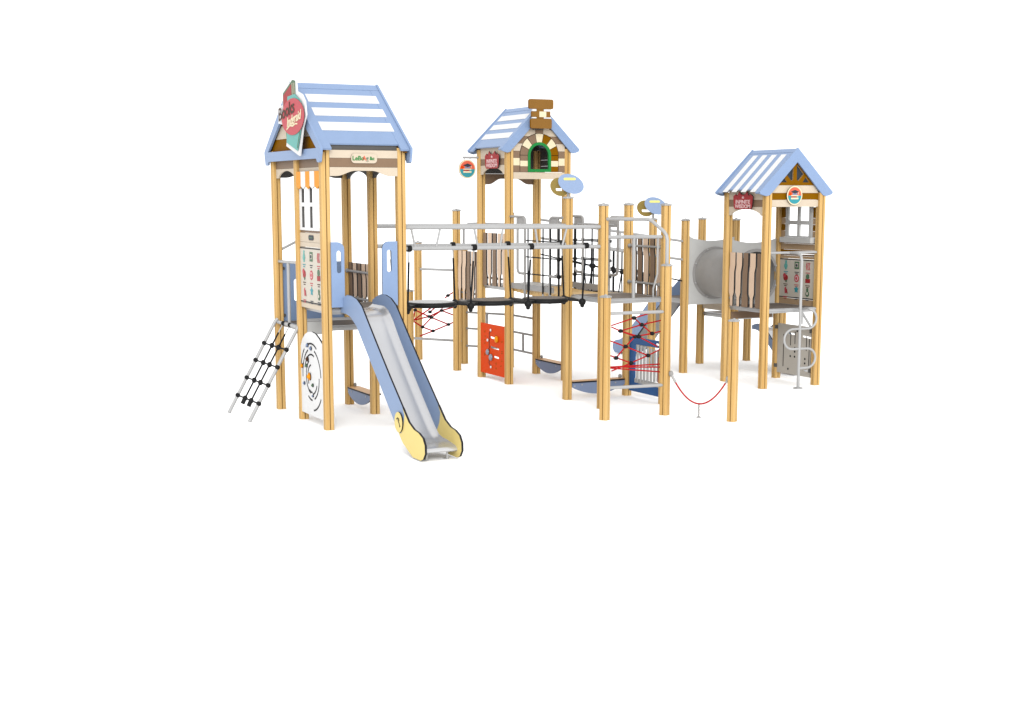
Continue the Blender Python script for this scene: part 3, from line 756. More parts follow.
T.part(ch, 'chimney_bracket')

slat_fence((0, 3.86), (0, 2.94), 1.49, 2.32, 'tall pale and brown slat fence on the middle tower above the orange board', 'bpbpp', side=1)
slat_fence((0, 4.83), (0, 3.94), 1.20, 2.005, 'pale and brown slat fence between the short capped post and the middle tower', 'ppbpb', side=1)

OP = Th('slot_board', 'orange red game board with white slots under the middle tower', 'game panel', (0, 3.4, 0), 'play boards between posts')
mb = MB(); ox = -.02
holes = [ny(slot((3.49, .672), (3.24, .662), .035)), ny(slot((3.49, .516), (3.19, .508), .035)), ny(slot((3.36, .372), (3.19, .366), .035))]
mb.prism(ny(rect(2.955, .08, 3.845, .88)), .02, F_x(ox), 'orange', None, holes); bd = OP.part(mb, 'board')
mb = MB(); mb.prism(ny(ribbon([(3.46, .78), (3.52, .74), (3.53, .25), (3.46, .20)], .02)), .002, F_x(ox-.0205), 'edge')
rr = random.Random(5)
for i in range(15):
    y_ = rr.choice((3.70, 3.72, 3.12, 3.09, 3.3)); z_ = .2+.6*i/15
    mb.prism(ny(ribbon([(y_, z_), (y_-.03, z_+.03*rr.uniform(-1, 1)), (y_-.05, z_+.012)], .008)), .0015, F_x(ox-.0205), 'brown')
OP.part(mb, 'track', bd)
for y_, z_, r_, k in ((3.56, .43, .045, 'ball'), (3.44, .355, .05, 'ball'), (3.235, .66, .05, 'amber'), (3.445, .79, .02, 'white'), (3.56, .62, .022, 'white'), (3.44, .20, .02, 'white')):
    mb = MB(); mb.ball((ox-.035, y_, z_), r_, k, (.6,1,1.1)); OP.part(mb, 'bead', bd)

# =========================================================================================
#  CENTRE PLATFORM, back platform, right platforms
# =========================================================================================
T = Th('open_platform', 'roofless platform on four tall capped posts above the front red rope net', 'platform', (.5, .5, 0), 'roofless platforms')
posts(T, [(0, 0, 2.766), (1, 0, 2.766), (1, 1, 2.766), (0, 1, 2.862)])
deck(T, .03, -.03, .97, .97, 1.5)
mb = MB(); mb.tube([(.05, 0, 2.343), (.93, 0, 2.337)], .026, 'tube'); mb.tube([(.486, 0, 1.5), (.486, 0, 2.34)], .024, 'tube'); mb.tube([(.873, 0, 2.34), (.873, 0, 1.83), (.82, 0.02, 1.62), (.82, .02, 1.5)], .014, 'tube')
T.part(mb, 'guard_rail')
mb = MB(); e = (.47, -.87)
def onl(f, z): return (e[0]*f, e[1]*f, z)
mb.tube([onl(.06, 2.588), onl(.66, 2.592), onl(.72, 2.585), onl(.77, 2.565), onl(.95, 2.43), onl(.985, 2.385), onl(1, 2.32), onl(1, 1.99)], .024, 'tube', 12)
T.part(mb, 'handrail')
slat_fence((1, .94), (1, .06), 1.50, 2.34, 'pale and brown slat fence on the roofless platform behind the grey guard rail', 'pbpbp', side=-1, rail=(.2, .82))

T = Th('open_platform', 'low back platform behind the middle tower with a capped post left of it', 'platform', (.5, 4.4, 0), 'roofless platforms')
posts(T, [(0, 4.87, 2.651), (.995, 4.87, 2.60)])
deck(T, .03, 3.98, .97, 4.84, 1.2)
mb = MB()
mb.tube([(.97, 4.92, 2.42), (.65, 5.46, 2.43), (.57, 5.61, 2.425), (.53, 5.68, 2.39), (.515, 5.71, 2.32), (.515, 5.715, 2.0)], .022, 'tube'); T.part(mb, 'handrail')

T = Th('open_platform', 'platform with a grey crawl tunnel and three capped posts left of the right tower', 'platform', (3.73, 3.4, 0), 'roofless platforms')
posts(T, [(3.23, 2.9, 2.497), (4.23, 2.9, 2.497), (4.23, 3.9, 2.497), (3.23, 3.9, 2.497)])
deck(T, 3.26, 2.93, 4.2, 3.87, 1.2)
mb = MB(); mb.prism(rect(3.285, 1.205, 3.62, 1.40)+[(3.62, 1.50), (3.285, 1.50)] if False else [(3.60, 1.205), (4.0, 1.205), (4.0, 1.62), (3.91, 1.62), (3.62, 1.335), (3.60, 1.33)], .02, F_y(3.88), 'blue'); T.part(mb, 'side_panel')

T = Th('open_platform', 'lowest platform with bare posts behind the right tower', 'platform', (4.73, 3.4, 0), 'roofless platforms')
posts(T, [(5.23, 2.9, 1.85), (5.23, 3.9, 1.85)])
deck(T, 4.26, 2.93, 5.2, 3.87, .9)
mb = MB(); mb.prism(ny(rect(2.97, .96, 3.84, 1.09)), .02, F_x(4.25), 'cream'); T.part(mb, 'step_board')

# leaf shaped signs on post tops
def leaf(x, y, z, label, s=1.0):
    th = Th('leaf_sign', label, 'sign', (x, y, z), 'leaf signs on post tops')
    mb = MB(); mb.tube([(x, y, z+.02), (x, y, z+.16)], .022, 'dtube'); th.part(mb, 'stem')
    cz = z+.20*s
    # blue leaf, faces front left
    n = Vector((-.42, -.9, .10)).normalized(); U = Vector((-n.y, n.x, 0)).normalized()
    if U.x < 0: U = -U
    V = n.cross(U).normalized()
    if V.z < 0: V = -V
    a = math.radians(-24)
    U2 = U*math.cos(a)+V*math.sin(a); V2 = V*math.cos(a)-U*math.sin(a)
    c = Vector((x, y, cz))+U*.035*s+n*.03
    ell = [(.19*s*math.cos(2*PI*i/36), .128*s*math.sin(2*PI*i/36)) for i in range(36)]
    sa = math.radians(24)
    def rot(p): return (p[0]*math.cos(sa)-p[1]*math.sin(sa), p[0]*math.sin(sa)+p[1]*math.cos(sa))
    mb = MB(); mb.prism(ell, .016, (c, U2, V2), 'blue'); lf = th.part(mb, 'blue_leaf')
    mb = MB(); sl_ = [rot(p) for p in rrect(-.085*s-.02, .05*s, .085*s-.02, .085*s, .016*s, 4)]
    mb.prism(sl_, .004, (c+n*.0165, U2, V2), 'lemon'); th.part(mb, 'slot', lf)
    # olive leaf behind, faces left and down
    n = Vector((-.80, -.52, -.35)).normalized(); U = Vector((-n.y, n.x, 0)).normalized()
    if U.x < 0: U = -U
    V = n.cross(U).normalized()
    if V.z < 0: V = -V
    c = Vector((x, y, cz-.035*s))-Vector(((.897, -.443, 0)))*.115*s+Vector((.1,.2,0))*s*.3
    ell = [(.15*s*math.cos(2*PI*i/36), .135*s*math.sin(2*PI*i/36)) for i in range(36)]
    mb = MB(); mb.prism(ell, .016, (c, U, V), 'olive', None, [rrect(-.075*s, -.062*s, .075*s, -.018*s, .018*s, 4)]); th.part(mb, 'olive_leaf')
leaf(0, 1, 2.862, 'blue leaf sign with yellow slot on the post in front of the brick tower')
leaf(3.23, 3.9, 2.515, 'blue leaf sign with yellow slot on the far post of the tunnel platform', 1.06)

# =========================================================================================
#  RIGHT TOWER
# =========================================================================================
T = Th('playhouse_tower', 'low playhouse tower with a sunburst gable and lengthwise striped awning roof', 'playhouse', (3.73, 1.2, 0), 'roofed playhouse towers')
posts(T, [(3.23, .7, 2.95), (4.23, .7, 2.95), (3.23, 1.7, 2.95), (4.23, 1.7, 2.95)], capped=False)
deck(T, 3.26, .67, 4.2, 1.67, 1.2)
gable_roof(T, .66, 1.77, 3.72, .662, 2.945, 3.60, 'y', 'down', bw=0.14)
for x in (3.23, 4.23):
    mb = MB(); a, b = .755, 1.645; X = x-.03 if x < 4 else x+.03
    f = x < 4
    for lp, k in ((rect(a, 2.84, b, 2.99), 'cream'), (rect(a, 2.735, b, 2.837), 'taupe'), (arch_board(a, b, 2.732, 2.60, 2.70, .06), 'cream'))[:3 if f else 2]:
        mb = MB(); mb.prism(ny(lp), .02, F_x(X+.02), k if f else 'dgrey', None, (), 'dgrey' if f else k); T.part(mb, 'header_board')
a, b = 3.285, 4.175
for lp, k in ((rrect(a, 2.735, b, 2.838, .02, 3), 'cream'), (rect(a, 2.841, b, 2.94), 'brown'), ([(a-.03, 2.943), (b+.0, 2.943), (4.10, 3.055), (3.34, 3.055)], 'cream')):
    mb = MB(); mb.prism(lp, .02, F_y(.712), k); T.part(mb, 'gable_board')
# sunburst fan
tri = [(3.32, 3.058), (4.12, 3.058), (3.72, 3.49)]
hl = [[(3.45, 3.10), (3.575, 3.10), (3.52, 3.185)], [(3.99, 3.10), (3.865, 3.10), (3.92, 3.185)],
      [(3.555, 3.225), (3.655, 3.12), (3.685, 3.14), (3.69, 3.36), (3.665, 3.345)], [(3.885, 3.225), (3.785, 3.12), (3.755, 3.14), (3.75, 3.36), (3.775, 3.345)]]
mb = MB(); mb.prism(tri, .024, F_y(.712), 'brown', 'tan', hl); sb = T.part(mb, 'sunburst')
mb = MB(); mb.prism([(3.36, 3.07), (4.08, 3.07), (3.72, 3.46)], .006, F_y(.724), 'charcoal'); T.part(mb, 'pane', sb)
mb = MB(); mb.prism([(3.3, 2.72), (4.16, 2.72), (4.16, 2.98), (3.72, 3.5), (3.3, 2.98)], .02, F_y(1.73), 'taupe'); T.part(mb, 'back_board')
# shop wall at the far side: brick window wall, sill, menu
wl = MB(); a, b = .755, 1.645; X = 4.215; wy0, wy1, wz0, wz1 = .88, 1.47, 2.26, 2.74
z = 2.02; i = 0
rows = [2.005, 2.062, 2.16, 2.26, 2.36, 2.46, 2.56, 2.73]
for k in range(len(rows)-1):
    z0, z1 = rows[k], rows[k+1]-.003; m_ = 'tan' if k in (1, 3, 5) else 'brown'
    if z0 < wz0-.02: wl.prism(ny(rect(a, z0, b, z1)), .02, F_x(X+.02), m_)
    else:
        ext = .03 if k % 2 else 0
        wl.prism(ny(rect(a, z0, wy0, z1)), .02, F_x(X+.02), m_); wl.prism(ny(rect(wy1, z0, b, z1)), .02, F_x(X+.02), m_)
T.part(wl, 'brick_wall')
wf = MB(); ym = (wy0+wy1)/2; zm = 2.485
wf.prism(ny(rect(wy0-.03, wz0, wy1+.03, wz1+.03)), .03, F_x(X), 'grey', None, [ny(rect(wy0+.04, zm+.03, ym-.03, wz1)), ny(rect(ym+.03, zm+.03, wy1-.04, wz1)), ny(rect(wy0+.04, wz0+.02, ym-.03, zm-.03)), ny(rect(ym+.03, wz0+.02, wy1-.04, zm-.03))])
wn = T.part(wf, 'window')
mb = MB(); mb.box((X-.10, wy0-.10, wz0-.085), (X-.002, wy1+.08, wz0-.002), 'grey'); T.part(mb, 'sill', wn)
for lp, t_, k in (([(a, 2.0), (a, 1.968), (b, 1.968), (b, 1.985)], .02, 'taupe'), (rect(a, 1.20, b, 1.295), .026, 'tan'), (rect(a, 1.925, b, 1.965), .026, 'tan')):
    mb = MB(); mb.prism(ny(lp), t_, F_x(X+.018), k); T.part(mb, 'counter_board')
menu(T, X+.01, a+.01, b-.01, 1.30, 1.92)
mb = MB(); mb.tube([(3.28, .7, 2.047), (4.18, .7, 2.045)], .02, 'tube'); T.part(mb, 'guard_rail')
mb = MB(); mb.tube([(3.93, .69, 1.15), (3.93, .69, .95)], .02, 'tube'); mb.tube([(3.93, .69, 1.13), (4.12, .69, .88)], .02, 'tube'); T.part(mb, 'brace')
slat_fence((3.23, 1.66), (3.23, .74), 1.20, 2.03, 'pale and brown slat fence on the right tower in front of the grey tunnel', 'ppbpb', side=1)
mb = MB(); mb.prism(rect(3.30, .98, 4.1, 1.09), .02, F_y(1.69), 'taupe'); T.part(mb, 'lower_board')

GP = Th('slot_board', 'grey game board with thin black slots under the right tower', 'game panel', (4.23, 1.2, 0), 'play boards between posts')
mb = MB(); gxx = 4.20
holes = [ny(slot((1.36, .74), (1.22, .735), .03)), ny(slot((1.0, .72), (.80, .71), .03)), ny(slot((.95, .19), (.86, .185), .025))]
mb.prism(ny(rect(.79, .09, 1.645, .88)), .02, F_x(gxx+.02), 'warmgrey', None, holes); bd = GP.part(mb, 'board')
mb = MB(); xf = gxx-.0005
for y_, z0, z1 in ((1.48, .20, .72), (1.30, .55, .75), (1.19, .58, .78), (.90, .50, .73), (.83, .25, .70)): mb.prism(ny(ribbon([(y_, z0), (y_, z1)], .015)), .002, F_x(xf), 'edge')
for y_, z_ in ((1.19, .52), (1.19, .46), (1.19, .38), (1.30, .38), (.93, .37), (.93, .30), (1.35, .17), (1.14, .79), (1.08, .79)): mb.prism(ny(circ(y_, z_, .018, 10)), .002, F_x(xf), 'edge')
GP.part(mb, 'slots', bd)
mb = MB()
for z_ in (.20, .82):
    for y_ in (1.66, .78): mb.box((gxx-.03, y_-.02, z_-.03), (gxx+.03, y_+.02, z_+.03), 'dgrey')
GP.part(mb, 'brackets')

# spiral pole
PO = Th('climbing_pole', 'grey climbing pole with serpentine bars in front of the right tower', 'pole', (3.707, .446, 0))
mb = MB(); mb.tube([(3.68, .68, 2.045), (3.70, .55, 2.04), (3.707, .47, 2.01), (3.707, .446, 1.93), (3.707, .446, GZ)], .023, 'tube', 12); mb.tube([(3.707, .446, GZ), (3.707, .446, .006)], .07, 'tube', 16); PO.part(mb, 'pole')
mb = MB(); yy = .446
path = [(3.90, .64, 1.19), (3.90, .52, 1.205)]
path += [(3.86+.155*math.sin(math.radians(t)), yy, 1.05+.146*math.cos(math.radians(t))) for t in range(10, 181, 17)]
path += [(3.575, yy, .905)]
path += [(3.575-.155*math.sin(math.radians(t)), yy, .752+.15*math.cos(math.radians(t))) for t in range(15, 181, 15)]
path += [(3.86, yy, .60)]
path += [(3.86+.155*math.sin(math.radians(t)), yy, .452+.147*math.cos(math.radians(t))) for t in range(15, 181, 15)]
path += [(3.72, yy, .303)]
mb.tube(path, .018, 'tube', 10); PO.part(mb, 'serpentine_bar')

# crawl tunnel between tunnel platform and right tower
TU = Th('crawl_tunnel', 'grey plastic crawl tunnel with two square end plates joining two platforms', 'tunnel', (3.75, 2.3, 0))
cx, cz, R = 3.79, 1.635, .40
def tplate(y, label=None):
    mb = MB(); lp = [(3.285, 1.12), (4.175, 1.12), (4.175, 2.225)]+[(4.175-.89*i/12, 2.225-.06*math.sin(PI*i/12)) for i in range(1, 12)]+[(3.285, 2.245)]
    mb.prism(lp, .022, F_y(y), 'grey', None, [circ(cx, cz, R-.01, 36)]); return TU.part(mb, 'end_plate')
for y in (2.88, 1.735):
    p = tplate(y)
    mb = MB(); mb.prism(circ(cx, cz, R+.035, 40), .014, F_y(y-.0225), 'dtube', None, [circ(cx, cz, R-.012, 40)])
    for i in range(8):
        a = 2*PI*(i+.5)/8; mb.ball((cx+(R+.012)*math.cos(a), y-.04, cz+(R+.012)*math.sin(a)), .017, 'tube')
    TU.part(mb, 'flange', p)
mb = MB(); vs = []; fs = []; n = 48; ys = [1.735+(2.85-1.735)*i/16 for i in range(17)]
for i, y in enumerate(ys):
    r_ = R-.005-(.01 if i % 4 == 2 else 0)
    for j in range(n): vs.append((cx+r_*math.cos(2*PI*j/n), y, cz+r_*math.sin(2*PI*j/n)))
for i in range(len(ys)-1):
    for j in range(n): k = (j+1) % n; fs.append((i*n+j, (i+1)*n+j, (i+1)*n+k, i*n+k))
mb._add(vs, fs, 'tunnel', True); TU.part(mb, 'barrel')

# =========================================================================================
#  bridges
# =========================================================================================
BR = Th('disc_bridge', 'hanging bridge of three round black rimmed steps between the slide tower and the centre platform', 'bridge', (-1.5, .5, 1.4))
def truss(th, p0, p1, dz, struts, r=.027, r2=.015, name='beam'):
    p0 = Vector(p0); p1 = Vector(p1); d = Vector((0,0,-dz))
    a = MB(); a.tube([p0, p1], r, 'tube', 12); b = MB(); b.tube([p0+d, p1+d], r, 'tube', 12)
    th.part(a, 'beam'); th.part(b, 'beam')
    for fu, fl in struts:
        s = MB(); s.tube([p0.lerp(p1, fu), (p0+d).lerp(p1+d, fl)], r2, 'tube', 8); th.part(s, 'strut')
def fr_(x): return (x+2.93)/2.88
ST = [(fr_(u), fr_(l)) for u, l in ((-2.818, -2.759), (-2.41, -2.475), (-1.936, -1.88), (-1.517, -1.561), (-1.045, -1.0), (-.563, -.637))]
truss(BR, (-2.93, 0, 2.502), (-.05, 0, 2.483), .265, ST)
truss(BR, (-2.93, .96, 2.502), (-.05, .98, 2.483), .265, [])
JX = (-2.80, -1.905, -1.055, -.22)
CLF = (-2.848, -1.937, -1.104, -.269); CLB = (-2.72, -1.808, -.971, -.12)
yf, yb = .18, .80
for i, x in enumerate(JX):
    mb = MB(); zb = 1.47
    mb.tube([(x, yf, zb), (x+.05, yb, zb+.02)], .016, 'black', 8)
    for (yy, xx, cx_, cy_) in ((yf, x, CLF[i], 0), (yb, x+.05, CLB[i], .97)):
        mb.ball((xx, yy, zb-.01), .052, 'black', (1, 1, 1)); mb.ball((xx, yy, zb-.06), .03, 'black')
        top = Vector((cx_, cy_, 2.225)); bot = Vector((xx, yy, zb)); q = top.lerp(bot, .22)
        mb.tube([top, q], .009, 'tube', 8); mb.tube([q, bot], .0135, 'rope', 8)
        mb.tube([(cx_-.028, cy_, 2.235), (cx_+.028, cy_, 2.235)], .042, 'black', 12)
    BR.part(mb, 'hanger')
for i in range(3):
    x0, x1 = JX[i]+.10, JX[i+1]-.12; c = ((x0+x1)/2+.02, .5); r_ = (x1-x0)/2-.02
    mb = MB(); zt = 1.512
    mb.tube([(c[0], c[1], zt-.05), (c[0], c[1], zt-.008)], r_*1.0, 'black', 40)
    ring = [(c[0]+r_*1.01*math.cos(2*PI*j/40), c[1]+r_*1.01*math.sin(2*PI*j/40), zt-.034) for j in range(41)]
    mb.tube(ring, .033, 'black', 8, caps=False)
    for s in (-1, 1):   # rubber ears reaching to the joints
        xe = JX[i]+.03 if s < 0 else JX[i+1]-.0
        if s < 0: mb.prism([(c[0]+s*r_*.80, c[1]-.18), (c[0]+s*r_*.80, c[1]+.18), (xe+.03, c[1]+.28), (xe-.0, c[1]-.32)], .04, ((0,0,zt-.06), (1,0,0), (0,1,0)), 'black')
        else:
            for q in (-1, 1): mb.tube([(c[0]+r_*.9, c[1]+q*.12, zt-.03), (xe+.02, c[1]+q*.22, zt-.045)], .013, 'black', 8)
    st = BR.part(mb, 'step')
    mb = MB(); mb.tube([(c[0], c[1], zt-.006), (c[0], c[1], zt+.002)], r_*.965, 'deck' if i else 'tube', 40); BR.part(mb, 'tread', st)

# net bridge between centre platform and middle tower
NB = Th('net_bridge', 'wooden plank bridge with black rope net sides between the centre platform and the middle tower', 'bridge', (.5, 1.95, 1.4))
pk = MB(); npk = 15
for i in range(npk):
    f = (i+.5)/npk; y = 1.03+1.84*f; z = 1.497-.035*math.sin(PI*f)
    pk.box((.06, y-.055, z-.055), (.94, y+.055, z), 'plank')
NB.part(pk, 'planks')
for x in (.03, .97):
    mb = MB(); mb.box((x-.018, 1.50, 1.49), (x+.018, 2.86, 1.575), 'dtube'); NB.part(mb, 'side_beam')
for x, vy, thick, gap, hz in ((0., (2.25, 1.765, 1.53, 1.27), 1.27, None, (2.235, 1.991, 1.739)), (1., (2.6, 2.348, 2.068, 1.80, 1.55), 2.6, None, (2.221, 1.935, 1.692))):
    mb = MB(); lo = min(vy)-.07; hi = max(vy)+.06
    for y in vy:
        rr_ = (.022 if x > .5 else .015) if y == thick else .012
        mb.tube([(x, y, 2.46), (x, y, 1.46)], rr_, 'rope', 8); mb.tube([(x, y, 1.46), (x, y, 1.37)], .014, 'tube', 8); mb.ball((x, y, 1.37), .016, 'black')
    for z in hz:
        mb.tube([(x, lo, z), (x, hi, z)], .0095, 'rope', 8)
        mb.tube([(x, lo, z+.02), (x, thick+.12 if x == 0 else thick-.2, z+.022)], .009, 'rope', 8)
        mb.ball((x, thick, z), .034, 'black')
    NB.part(mb, 'net_side')
    mb = MB(); mb.tube([(x, 1.4, 2.475), (x, 2.5, 2.475)], .016, 'tube'); NB.part(mb, 'top_rail')
def loop_frame(x, yp, s):
    """upright hand loop next to a post at yp; s = direction into the bridge"""
    mb = MB(); ya, yb_ = yp+s*.30, yp+s*.545; zt = 2.60
    r_ = .06
    mb.tube([(x, yp+s*.05, zt-.012), (x, yb_-s*r_, zt-.012), (x, yb_-s*.015, zt-.03), (x, yb_, zt-r_), (x, yb_, 1.33)], .02, 'dtube', 10)
    mb.tube([(x, ya, zt-.02), (x, ya, 1.80), (x, ya+s*.02, 1.755), (x, ya+s*.07, 1.735), (x, yb_, 1.735)], .02, 'dtube', 10)
    y0, y1 = sorted((ya, yb_)); mb.prism(ny(rect(y0, 2.44, y1, zt-.02)), .012, F_x(x+.006), 'dtube')
    NB.part(mb, 'hand_loop')
for x in (0., 1.):
    loop_frame(x, 2.9, -1); loop_frame(x, 1.0, 1)

# stepping bridge down to the tunnel platform
SB = Th('step_bridge', 'sloping bridge of hung steps with knotted black ropes behind the centre platform', 'bridge', (2.1, 3.4, 1.2))
truss(SB, (1.05, 2.9, 2.455), (3.18, 2.9, 2.165), .30, [(.25, .25), (.72, .72)], r=.02, r2=.013)
truss(SB, (1.05, 3.9, 2.52), (3.18, 3.9, 2.22), .30, [(.25, .25), (.72, .72)], r=.02, r2=.013)
for y in (2.9, 3.9):
    mb = MB(); dz = .06 if y > 3 else 0
    pts = [(1.05, y, 1.90+dz), (1.5, y, 1.795+dz), (1.88, y, 1.708+dz), (2.03, y, 1.687+dz), (2.45, y, 1.63+dz), (2.9, y, 1.57+dz), (3.18, y, 1.515+dz)]
    mb.tube(pts, .011, 'rope', 8)
    for p in pts[1:-1]: mb.ball(p, .04, 'black')
    SB.part(mb, 'rope_rail')
    for x, z, xb in ((1.5, 1.795, 1.44), (1.5, 1.795, 1.54), (1.88, 1.708, 1.91), (2.03, 1.687, 2.0), (2.45, 1.63, 2.42), (2.62, 1.61, 2.60), (2.9, 1.57, 2.94)):
        zt = 2.15-.136*(x-1.05)+dz
        zb = 1.475-.12*(x-1.0); yb_ = y+(.05 if y < 3.5 else -.05)
        mb = MB(); mb.tube([(x, y, zt), (x, y, z+.02+dz), (xb, yb_, zb)], .011, 'rope', 8); SB.part(mb, 'cord')
for x, hw in ((1.68, .17), (2.2, .19), (2.76, .17)):
    zb = 1.475-.12*(x-1.0); mb = MB()
    mb.prism(rrect(x-hw, 2.98, x+hw, 3.82, .08, 5), .045, ((0,0,zb-.045), (1,0,0), (0,1,0)), 'black'); mb.prism(rrect(x-hw+.02, 3.0, x+hw-.02, 3.80, .07, 5), .003, ((0,0,zb), (1,0,0), (0,1,0)), 'deck'); SB.part(mb, 'step')

# =========================================================================================
#  rope nets with short posts
# =========================================================================================
def net(label, posts_, nodes, links, bars, hub_y, r=.0095):
    c = posts_[0]
    th = Th('rope_net', label, 'climbing net', (c[0], c[1], 0), 'red rope climbing nets')
    posts(th, posts_, rot=30)
    for a, b in bars:
        mb = MB(); mb.tube([a, b], .022, 'tube', 12); th.part(mb, 'bar')
    rp = MB(); kn = MB()
    P3 = {k: (v[0], v[2] if len(v) > 2 else hub_y, v[1]) for k, v in nodes.items()}
    for ln in links:
        pts = [P3[k] for k in ln]
        for a, b in zip(pts, pts[1:]): rp.tube([a, b], r, 'redrope', 8)
    for k, p in P3.items():
        if k.isupper(): kn = MB(); kn.ball(p, .031, 'black', (1.2, 1.2, .9)); th.part(kn, 'knot')
    th.part(rp, 'ropes')
    return th
y1, y2 = -.85, -.30
nodes = {'A': (.138, 1.284), 'B': (.288, 1.184, -.55), 'C': (.424, 1.064), 'D': (-.069, 1.118), 'E': (.157, 1.035, -.6), 'S': (.204, 1.033, -.62), 'F': (.011, .907), 'G': (-.134, .76), 'H': (.366, .769), 'I': (.10, .681),
         'a': (-.21, 1.197), 'b': (.497, 1.365), 'c': (-.21, 1.177), 'd': (.56, 1.235), 'e': (.575, 1.092), 'f': (.51, .885), 'g': (-.22, .991), 'h': (.575, .85), 'j': (-.22, .795), 'k': (-.20, .588), 'l': (-.22, .643), 'm': (.58, .642), 'n': (-.22, .629), 'o': (.58, .533), 'p': (.575, .60)}
net('red rope climbing net with two short posts under the centre platform', [(-.47, -.89, 1.595), (.47, -.87, 1.981)], nodes,
    [('a','A','b'), ('A','B','C'), ('c','D','E'), ('D','B','d'), ('E','C','e'), ('D','S','f'), ('E','F','G'), ('g','F','H','h'), ('j','I','H'), ('I','k'), ('l','m'), ('n','o'), ('l','p')],
    [((-.42, -.888, 1.385), (.42, -.872, 1.378)), ((-.42, -.888, .408), (.42, -.872, .396)), ((-.45, -.84, 1.50), (-.05, -.08, 1.50)), ((.49, -.82, 1.50), (.93, -.07, 1.50))], -.6)
nq = {'A': (-.331, .944), 'B': (-.069, .822), 'C': (.30, .668), 'D': (-.194, .644), 'E': (.004, .566), 'F': (-.022, .803), 'G': (.168, .918), 'H': (-.05, .90), 'I': (.008, .993), 'J': (.294, 1.176),
      'a': (-.331, 1.04), 'b': (.40, .705), 'c': (-.371, .755), 'd': (-.242, .489), 'e': (.40, .966), 'f': (.40, .828), 'g': (.141, 1.05), 'h': (.217, 1.06), 'i': (.084, 1.0), 'j': (.237, 1.134), 'k': (.40, 1.232), 'l': (-.371, .765)}
net('red rope climbing net with thin posts far behind the disc bridge', [(-.5, 5.74, 1.28), (.515, 5.715, 1.98), (.04, 6.64, 2.07)], nq,
    [('a','A','B','C','b'), ('A','c'), ('c','D','E','C'), ('E','d'), ('D','F','G','e'), ('G','f'), ('l','I','g'), ('l','B','G','h'), ('H','i'), ('j','J','k')],
    [((-.45, 5.74, .475), (.47, 5.72, .386)), ((.06, 6.6, 1.612), (.49, 5.76, 1.615))], 5.9, r=.0125)

# low ladder frames behind the middle tower
for (p, q, lab) in (((1, 3.95), (1, 4.82), 'grey low ladder frame with one upright beside the far corner of the middle tower'), ((.99, 4.93), (.54, 5.68), 'grey low ladder frame seen behind the orange board')):
    th = Th('bar_frame', lab, 'climbing frame', ((p[0]+q[0])/2, (p[1]+q[1])/2, 0), 'low ladder frames')
    for z in (.89, .61, .306):
        mb = MB(); mb.tube([(*p, z), (*q, z)], .019, 'dtube'); th.part(mb, 'bar')
    m0 = Vector((*p, 0)).lerp(Vector((*q, 0)), .5); mb = MB()
    mb.tube([m0+Vector((0,0,.306)), m0+Vector((0,0,.61))], .02, 'dtube')
    if p[0] < 1: mb.tube([m0+Vector((0,0,.61)), m0+Vector((0,0,.89))], .02, 'dtube')
    th.part(mb, 'upright')

# rope swing line between short posts
SP = Th('short_post', 'short capped wooden post standing alone at the front right', 'post', (.96, -1.73, 0)); posts(SP, [(.96, -1.73, 1.295)], rot=30)
RS = Th('balance_rope', 'slack red balance rope hung low between two short posts with a chain to the ground', 'rope', (.74, -1.3, 0))
a = Vector((.525, -.93, .55)); b = Vector((.915, -1.69, .545)); mid = Vector((.735, -1.305, .185))
# catenary like curve through a, mid, b
pts = []
for i in range(25):
    f = i/24; base = a.lerp(b, f); u = 2*f-1
    z = .18+(.55-.18)*(abs(u)**2.0); pts.append(Vector((base.x, base.y, z)))
mb = MB(); mb.tube(pts[2:-1], .011, 'redrope', 8); RS.part(mb, 'rope')
mb = MB(); mb.tube([pts[0], pts[2]], .016, 'tube', 8); mb.ball(a, .042, 'dtube', (.8,.8,1)); RS.part(mb, 'end_fitting')
mb = MB(); mb.tube([pts[-1], pts[-2]], .016, 'tube', 8); mb.ball(b, .042, 'dtube', (.8,.8,1)); RS.part(mb, 'end_fitting')
ck = MB()
for i in range(7):
    z = .17-.024*i; c = Vector((.727, -1.305, z)); ring = []
    for j in range(9):
        t = 2*PI*j/8; o_ = Vector((math.cos(t)*.010, 0, math.sin(t)*.017)) if i % 2 else Vector((0, math.cos(t)*.010, math.sin(t)*.017)); ring.append(c+o_)
    ck.tube(ring, .0045, 'dtube', 6, caps=False)
ck.tube([(.727, -1.305, GZ), (.727, -1.305, .008)], .03, 'tube', 12); RS.part(ck, 'chain')

# chime board under the centre platform
XB = Th('chime_board', 'royal blue chime board with a row of grey pipes under the centre platform', 'game panel', (1, .5, 0), 'play boards between posts')
mb = MB(); mb.prism(ny([(.055, .07), (.945, .07), (.945, .865), (.055, .865)]), .022, F_x(1.03), 'royal', None, [ny(rect(.13, .20, .80, .765)), ny(slot((.23, .815), (.14, .81), .03))]); bd = XB.part(mb, 'frame')
for i in range(7):
    y = .70-.092*i; mb = MB(); mb.tube([(1.0, y, .215+.012*i), (1.0, y, .765-.006*i)], .019, 'alu', 10); XB.part(mb, 'pipe')
mb = MB(); mb.box((1.005, .09, .205), (1.02, .79, .265), 'grey'); XB.part(mb, 'pipe_rail')
for y in (.105, .075):
    mb = MB(); mb.tube([(.99, y, .28), (.99, y, .64)], .016, 'redrope', 8); XB.part(mb, 'mallet')

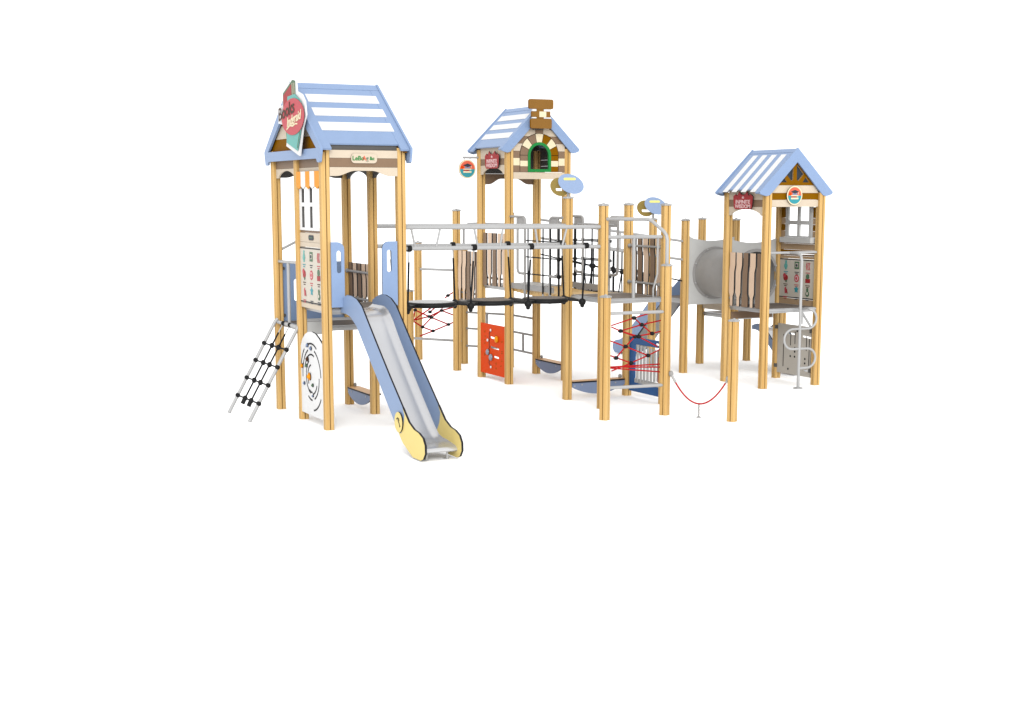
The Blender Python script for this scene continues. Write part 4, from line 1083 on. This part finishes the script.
# half-moon seats: one built, two copied
def make_seat():
    th = Th('bench_seat', 'peach bench seat with half moon apron under the left slide tower', 'seat', (0, 0, 0), 'half moon bench seats')
    mb = MB(); mb.prism(rrect(-.44, -.055, .44, .12, .02, 3), .022, ((0,0,.225), (1,0,0), (0,1,0)), 'seatwood', 'edge'); th.part(mb, 'seat_board')
    mb = MB(); lp = [(.44, .223)]+[(.44-.88*i/20, .165-.115*math.sin(PI*i/20)**.85) for i in range(21)]+[(-.44, .223)]
    mb.prism(lp, .02, ((0, -.025, 0), (1,0,0), (0,0,1)), 'slate', 'navy'); ap = th.part(mb, 'apron')
    for x, z in ((-.28, .195), (.28, .195), (-.40, .18)):
        mb = MB(); mb.tube([(x, -.046, z), (x, -.052, z)], .012, 'tube', 8); th.part(mb, 'bolt', ap)
    for x in (-.42, .42):
        mb = MB(); mb.ball((x, .06, .27), .032, 'dtube', (1,.6,1)); mb.box((x-.02, .05, .247), (x+.02, .07, .28), 'dgrey'); th.part(mb, 'bracket')
    return th.o
def copy_tree(o, parent=None):
    c = o.copy(); COL.objects.link(c); c.parent = parent
    for ch_ in list(o.children): copy_tree(ch_, c)
    return c
s0 = make_seat()
for i, (loc, rz, lab) in enumerate((((LX+1, LY+1.5, 0), -PI/2, None), ((.5, 1, 0), 0, 'peach bench seat with half moon apron just behind the front red rope net'), ((1, 3.4, 0), -PI/2, 'peach bench seat with half moon apron right of the orange board'))):
    o = s0 if i == 0 else copy_tree(s0)
    o.location = loc; o.rotation_euler = (0, 0, rz)
    if lab: o['label'] = lab

# =========================================================================================
#  camera and light
# =========================================================================================
f_px, pit, cxp, cyp, thh, hcam = 1420.603, 0.14846378, 509.2976, 408.4422, 0.45887687, 2.8971226
cam = bpy.data.cameras.new('camera'); co_ = bpy.data.objects.new('camera', cam); COL.objects.link(co_)
cam.sensor_width = 36; cam.lens = f_px/1024*36; cam.shift_x = (512-cxp)/1024; cam.shift_y = (cyp-355)/1024
cam.clip_end = 1000
fw = Vector((math.sin(thh), math.cos(thh), 0)); rt = Vector((math.cos(thh), -math.sin(thh), 0))
fwd = fw*math.cos(pit)-Vector((0,0,1))*math.sin(pit); up = rt.cross(fwd)
co_.matrix_world = Matrix(((rt.x, up.x, -fwd.x, -9.75482), (rt.y, up.y, -fwd.y, -16.85983), (rt.z, up.z, -fwd.z, hcam), (0,0,0,1)))
scene.camera = co_

w = bpy.data.worlds.new('World'); scene.world = w; w.use_nodes = True
w.node_tree.nodes['Background'].inputs['Color'].default_value = (1, 1, 1, 1)
w.node_tree.nodes['Background'].inputs['Strength'].default_value = 1.0
sun = bpy.data.lights.new('key_light', 'SUN'); so = bpy.data.objects.new('key_light', sun); COL.objects.link(so)
sun.energy = 1.9; sun.angle = math.radians(36); sun.color = (1, 1, 0.99)
d = Vector((-.34, -.86, .36)).normalized()          # direction towards the light
so.rotation_euler = d.to_track_quat('Z', 'Y').to_euler()
vs = scene.view_settings
scene.display_settings.display_device = 'sRGB'
vs.view_transform = 'Standard'; vs.look = 'None'; vs.exposure = 0.6; vs.gamma = 1.0
